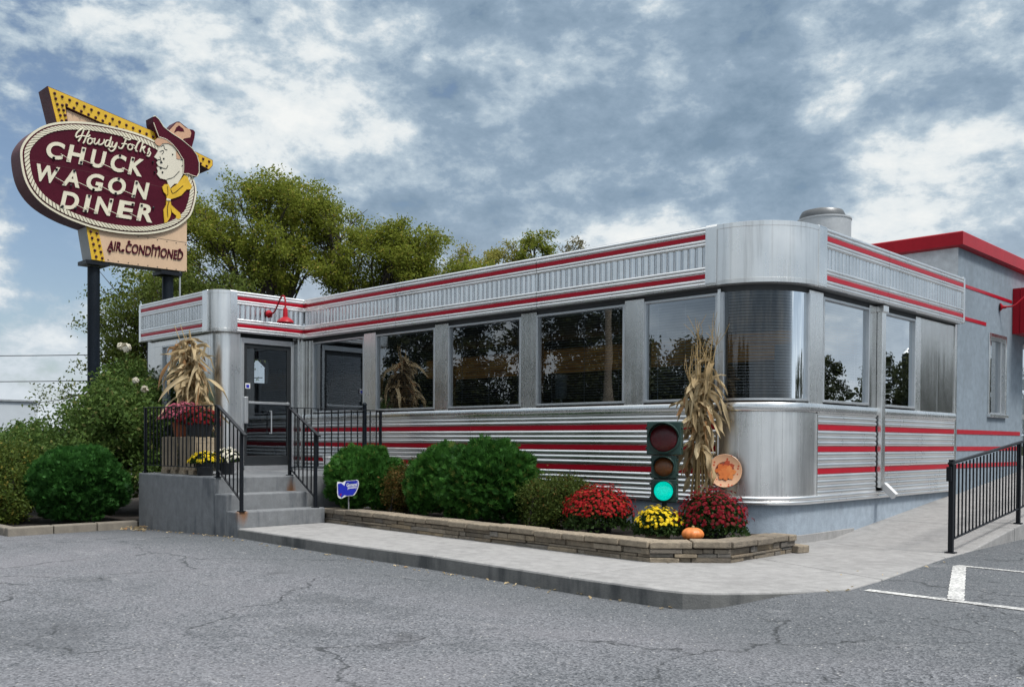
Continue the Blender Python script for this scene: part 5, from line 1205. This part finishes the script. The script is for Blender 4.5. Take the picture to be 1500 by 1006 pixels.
for p in ([(0.111, 7.699), (0.173, 7.749), (0.198, 7.671), (0.26, 7.661)], [(0.087, 7.587), (0.161, 7.627), (0.173, 7.594), (0.136, 7.539)], [(0.561, 7.512), (0.63, 7.527), (0.637, 7.433), (0.587, 7.373)], [(0.05, 7.26), (0.149, 7.245), (0.235, 7.251), (0.272, 7.331)], [(0.087, 7.48), (0.112, 7.427)], [(0.248, 7.016), (0.398, 7.094), (0.536, 7.255)], [(0.038, 7.399), (0.099, 7.412), (0.149, 7.352)]): lines(p)
for p in ([(0.335, 6.81), (0.40, 6.74), (0.62, 6.95)], [(0.26, 6.86), (0.27, 6.72), (0.25, 6.66)], [(0.30, 6.56), (0.26, 6.40), (0.27, 6.2)]): lines(p, 0.049)
for u, v, r in ((0.177, 7.452, 0.03), (0.115, 7.36, 0.035), (0.15, 7.15, 0.032), (0.38, 7.59, 0.025), (0.04, 7.80, 0.03), (0.11, 7.24, 0.04), (-0.06, 7.33, 0.03), (-0.02, 7.12, 0.028)): MB().lathe([(r * 0.6, 0.012), (r * 0.6, 0.05), (0.001, 0.052)], (SX, u, v), 8, (1, 0, 0)).build('tube_electrode', 'black', SG)
wl = MB()
wl.tube([(SX + 0.054, u, v) for u, v in HAT[:11]], 0.010, 5); wl.tube([(SX + 0.054, u, v) for u, v in HAT[11:]], 0.010, 5); wl.tube([(SX + 0.052, u, v) for u, v in HAT[5:14]], 0.01, 5)
wl.build('hat_line_tubing', 'cream', SG)
for y in (-1.21, 0.42):
    MB().lathe([(0.125, -0.2), (0.122, 4.93)], (SX - 0.27, y, 0), 20).build('pole', 'pole', SG, smooth=True)
    MB().box(SX - 0.50, SX - 0.06, y - 0.24, y + 0.24, 4.955, 5.035).build('pole_collar', 'black', SG)
MB().tube([(SX - 0.10, 0.62, 0.0), (SX - 0.10, 0.62, 5.06)], 0.02, 8).build('conduit', 'grey_metal', SG)

# ------------------------------------------------------------------ left shrub bed
globe_shrub('dark green clipped globe shrub left of the concrete stoop', (-9.72, -3.62, 0.04), 0.74, 0.66, 1.13, 16000, 'frond_dk', 14)
leaf_bush('euonymus_bush', 'gold tinged bush at the left edge behind the kerb', 'bush', (-10.3, -4.45, 0.04), [((-10.35, -4.5, 0.55), (0.55, 0.45, 0.55)), ((-10.9, -4.2, 0.75), (0.6, 0.5, 0.5)), ((-10.0, -4.55, 0.30), (0.4, 0.3, 0.3))], 14000, 0.05, 'leaf_euon', seed=23, stems=14)
RB = leaf_bush('rose_bush', 'tall leafy rose bush with white blooms beside the sign poles', 'bush', (-11.6, -2.9, 0.04),
    [((-12.3, -2.3, 1.35), (0.9, 0.8, 0.75)), ((-11.2, -2.4, 1.60), (0.85, 0.7, 0.75)), ((-12.6, -1.8, 1.9), (0.6, 0.55, 0.65)), ((-11.7, -2.0, 2.15), (0.55, 0.5, 0.6)), ((-10.5, -2.5, 1.5), (0.55, 0.5, 0.55)), ((-12.4, -3.4, 0.95), (0.9, 0.7, 0.55)), ((-11.3, -3.1, 0.9), (0.8, 0.6, 0.5)), ((-13.4, -3.0, 1.05), (0.8, 0.7, 0.55)), ((-10.4, -2.3, 0.8), (0.7, 0.5, 0.6))], 44000, 0.075, 'leaf_rose', seed=24, stems=26)
def rose(p, r, rd):
    V = []; F = []; off = 0
    for i in range(22):
        d = rd.normal(size=3); d /= np.linalg.norm(d); A = np.cross(d, rd.normal(size=3)); A /= np.linalg.norm(A); B = np.cross(d, A); c = np.array(p) + d * r * 0.55; s = r * 0.62
        V += [c - A * s, c - B * s + d * s * 0.2, c + A * s, c + B * s + d * s * 0.2]; F.append((off, off + 1, off + 2, off + 3)); off += 4
    return np_mesh('bloom', np.array(V), np.array(F), 'pet_white', RB)
rdz = np.random.default_rng(9)
for p, r in ROSES if 'ROSES' in globals() else (((-11.57, -2.2, 2.94), 0.085), ((-11.35, -2.2, 2.90), 0.10), ((-10.75, -2.3, 2.30), 0.07), ((-10.4, -2.3, 2.14), 0.075), ((-11.6, -2.5, 2.0), 0.075), ((-11.9, -2.3, 2.18), 0.07), ((-12.8, -2.0, 2.33), 0.08), ((-12.5, -2.4, 2.08), 0.07)):
    rose(p, r, rdz)
# ------------------------------------------------------------------ trees behind the diner
tree('broad_tree', 'big spreading green tree behind the entrance, next to the sign', 'tree', (-21.6, 6.9, 0),
     [((-22.9, 5.6, 7.9), (1.3, 1.3, 0.9)), ((-21.3, 7.2, 8.8), (1.3, 1.3, 0.9)), ((-21.4, 6.8, 7.2), (1.9, 1.9, 1.1)), ((-23.6, 4.8, 6.4), (1.4, 1.4, 1.0)), ((-20.8, 7.7, 9.5), (0.6, 0.6, 0.5)), ((-22.3, 6.2, 9.0), (0.7, 0.7, 0.5)), ((-23.4, 5.1, 8.5), (0.9, 0.9, 0.8))],
     92, 600, 0.092, 'leaf_tree', 0.27, 3.6, 0.40, 8, seed=61, group='leafy trees behind the diner')
tree('broad_tree', 'spreading green tree rising over the middle of the diner roof', 'tree', (-19.6, 8.6, 0),
     [((-19.4, 8.8, 8.0), (1.3, 1.3, 0.8)), ((-18.3, 10.0, 7.2), (1.3, 1.3, 0.8)), ((-20.3, 8.0, 8.1), (0.9, 0.9, 0.7)), ((-17.3, 11.0, 6.4), (1.1, 1.1, 0.6)), ((-19.2, 9.0, 6.5), (1.7, 1.7, 0.7)), ((-16.9, 11.4, 5.8), (0.8, 0.8, 0.5))],
     80, 580, 0.09, 'leaf_tree', 0.24, 3.4, 0.38, 8, seed=62, group='leafy trees behind the diner')
tree('yellowing_tree', 'lower yellowing tree at the roof edge right of the big trees', 'tree', (-18.2, 11.5, 0),
     [((-18.3, 11.4, 6.3), (1.3, 1.3, 1.0)), ((-17.3, 12.3, 6.0), (1.3, 1.3, 0.9)), ((-19.2, 10.6, 5.5), (1.2, 1.2, 0.9)), ((-16.4, 13.2, 5.4), (1.1, 1.1, 0.7))],
     60, 400, 0.085, 'leaf_tree2', 0.16, 2.6, 0.42, 6, seed=63, group='leafy trees behind the diner')
tree('dark_tree', 'dark leafy tree standing behind the sign poles', 'tree', (-18.3, 1.6, 0),
     [((-18.8, 1.3, 4.0), (1.2, 1.2, 1.2)), ((-18.2, 1.9, 5.0), (0.9, 0.9, 0.7)), ((-19.2, 0.7, 2.8), (1.1, 1.1, 1.0)), ((-17.3, 2.8, 4.2), (1.2, 1.2, 1.1)), ((-17.6, 2.0, 2.6), (1.3, 1.3, 1.1))],
     80, 480, 0.085, 'leaf_dark', 0.15, 1.6, 0.40, 6, seed=64, group='leafy trees behind the diner')
fx = [(-41.5, 29.0, 12.3, 'leaf_tree2', 'sparse far tree farthest left beyond the roof edge'), (-39.2, 31.3, 12.0, 'far_sparse', 'thin far tree with bare top beyond the roof'), (-37.4, 33.2, 13.0, 'leaf_tree2', 'rounded yellowing far tree beyond the roof'),
      (-35.9, 34.6, 13.3, 'leaf_tree', 'fullest green far tree beyond the roof'), (-34.3, 36.3, 13.0, 'far_sparse', 'pale far tree farthest right beyond the roof')]
M['far_sparse'] = leaf_mat('sparse_grey_leaves', (0.12, 0.115, 0.07), (0.25, 0.23, 0.14))
for i, (x, y, h, m, lab) in enumerate(fx):
    h += 1.5
    tree('far_tree', lab, 'tree', (x, y, 0), [((x, y, h - 1.6), (1.0, 1.0, 1.5)), ((x - 0.6, y - 0.6, h - 2.8), (1.2, 1.2, 1.0)), ((x + 0.6, y + 0.6, h - 3.0), (1.2, 1.2, 1.2))], 26, 150 if 'sparse' in m else 260, 0.16, m, 0.16, h - 5.5, 0.42, 5, seed=70 + i, group='far trees beyond the roof')
# trailer far left and wires
TR = thing('white_trailer', 'pale box trailer far off at the left edge', 'trailer', (-43.5, 6.0, 0))
MB().box(-52, -42.6, 0.5, 7.0, 0.9, 3.05).build('body', 'siding', TR, bevel=0.03)
MB().box(-52.1, -42.5, 0.4, 7.1, 3.05, 3.13).build('roof_rail', 'grey_metal', TR)
for x in (-49.5, -48.3, -44.5):
    MB().lathe([(0.45, -0.12), (0.5, -0.1), (0.5, 0.1), (0.45, 0.12)], (x, 0.9, 0.48), 18, (0, 1, 0)).build('wheel', 'black', TR, smooth=True)
for z, z1, lab in ((4.88, 5.05, 'upper power line crossing the sky at the left'), (3.78, 3.95, 'lower power line crossing the sky at the left')):
    P = [(-38.6 - 22 * (1 - s) * 1.0 + s * 8, 4.12 - 21 * (1 - s) + s * 7.8, z + (z1 - z) * s + 1.3 * (s - 0.6) ** 2 - 0.2) for s in np.linspace(0, 1, 14)]
    tag(MB().tube(P, 0.018, 5).build('power_line', 'black', None, smooth=True), lab, 'power line', 'power lines at the left')

# ------------------------------------------------------------------ what the windows and the steel mirror: woods, a silo, a pole across the road
def woods(name, label, pts, n, leaf, m, seed):
    """many crowns merged into one far wood: (x, y, height, radius)"""
    global rng
    rng = np.random.default_rng(seed); P = []
    tot = sum(r * h for _, _, h, r in pts)
    for x, y, h, r in pts:
        k = int(n * r * h / tot); nc = max(14, k // 60)
        u = rng.uniform(0, 1, nc); rad = r * np.sqrt(np.clip(1 - (u * 1.02 - 0.28) ** 2 / 0.55, 0.03, 1)); an = rng.uniform(0, 2 * PI, nc); q = rng.uniform(0.3, 1, nc) ** 0.5
        c = np.stack([x + np.cos(an) * rad * q, y + np.sin(an) * rad * q, h * (0.06 + 0.94 * u)], 1)
        P.append(c[rng.integers(0, nc, k)] + rng.normal(size=(k, 3)) * 0.10 * r)
    V, F = leaf_quads(np.concatenate(P), leaf); o = np_mesh(name, V, F, m)
    tag(o, label, 'woodland', kind='stuff'); return o
rw = random.Random(4)
wp = []
for i in range(15):
    x = -46 + i * 2.9 + rw.uniform(-0.8, 0.8)
    h = rw.uniform(10.5, 13.0) if -35.5 < x < -21.0 else rw.uniform(4.8, 6.2)
    wp.append((x, -24 + rw.uniform(-2, 2), h, rw.uniform(1.7, 2.4)))
for i in range(14): wp.append((-48 + i * 4.6, -33 + rw.uniform(-2, 2), rw.uniform(4.2, 6.0), 3.0))
woods('woodland', 'trees across the road mirrored in the front windows', wp, 300000, 0.19, 'far_leaf', 81)
wp = [(6 + i * 2.7 + rw.uniform(-1, 1), 82 - i * 1.3 + rw.uniform(-3, 3), rw.uniform(8.0, 9.6), rw.uniform(2.4, 3.2)) for i in range(30)]
woods('woodland', 'distant tree line mirrored in the right side windows', wp, 150000, 0.30, 'far_leaf', 82)
SI = thing('farm_silo', 'dark farm silo above the tree line mirrored in the side window', 'silo', (33.4, 89, 0))
MB().lathe([(0.78, 0), (0.78, 10.6)], (33.4, 89, 0), 24).build('tank', 'pole', SI, smooth=True)
MB().lathe([(0.82, 10.6), (0.5, 11.1), (0.001, 11.4)], (33.4, 89, 0), 24).build('dome', 'grey_metal', SI, smooth=True)
UP = thing('utility_pole', 'brown utility pole across the road mirrored in the front window', 'utility pole', (-16.2, -17, 0))
MB().lathe([(0.17, -0.3), (0.12, 9.5)], (-16.2, -17, 0), 14).build('shaft', 'wood', UP, smooth=True)
MB().box(-16.25, -16.15, -18.1, -15.9, 8.9, 9.05).build('crossarm', 'wood', UP)
for i, (y, z) in enumerate(((-18.0, 9.1), (-16.0, 9.1), (-17.0, 7.9))):
    P = [(-60 + 90 * s, y, z + 2.2 * ((s * 2 - 0.97) ** 2) - 0.02) for s in np.linspace(0, 1, 30)]
    tag(MB().tube(P, 0.02, 5).build('overhead_wire', 'black', None, smooth=True), ['roadside wire on the outer end of the crossarm', 'roadside wire on the inner end of the crossarm', 'lowest roadside wire on the pole shaft'][i], 'wire', 'overhead wires across the road')

# dry leaves blown against the stoop and along the kerb
rng = np.random.default_rng(77)
P = [(-8.55 + rng.normal() * 0.16, -3.22 + rng.normal() * 0.07, 0.0) for _ in range(26)]
P += [(rng.uniform(-8.9, -6.1), -3.08 - abs(rng.normal()) * 0.06, 0.0) for _ in range(40)] + [(rng.uniform(-6.0, 0.9), -3.13 - 0.02 * 0 - abs(rng.normal()) * 0.07 - 0.06, 0.0) for _ in range(60)] + [(rng.uniform(1.3, 1.75), rng.uniform(-2.6, 0.5), 0.0) for _ in range(10)]
P = np.array(P); P[:, 2] = asphalt_z(P[:, 0], P[:, 1]) + 0.012; P[:26, 2] += rng.uniform(0, 0.05, 26)
V, F = leaf_quads(P, np.concatenate([np.full(26, 0.09), np.full(len(P) - 26, 0.04)]), np.array([0, 0, 1.0]), 0.6, 0.5)
tag(np_mesh('leaf_litter', V, F, 'husk'), 'dry fallen leaves along the kerb and stoop', 'leaf litter', kind='stuff')
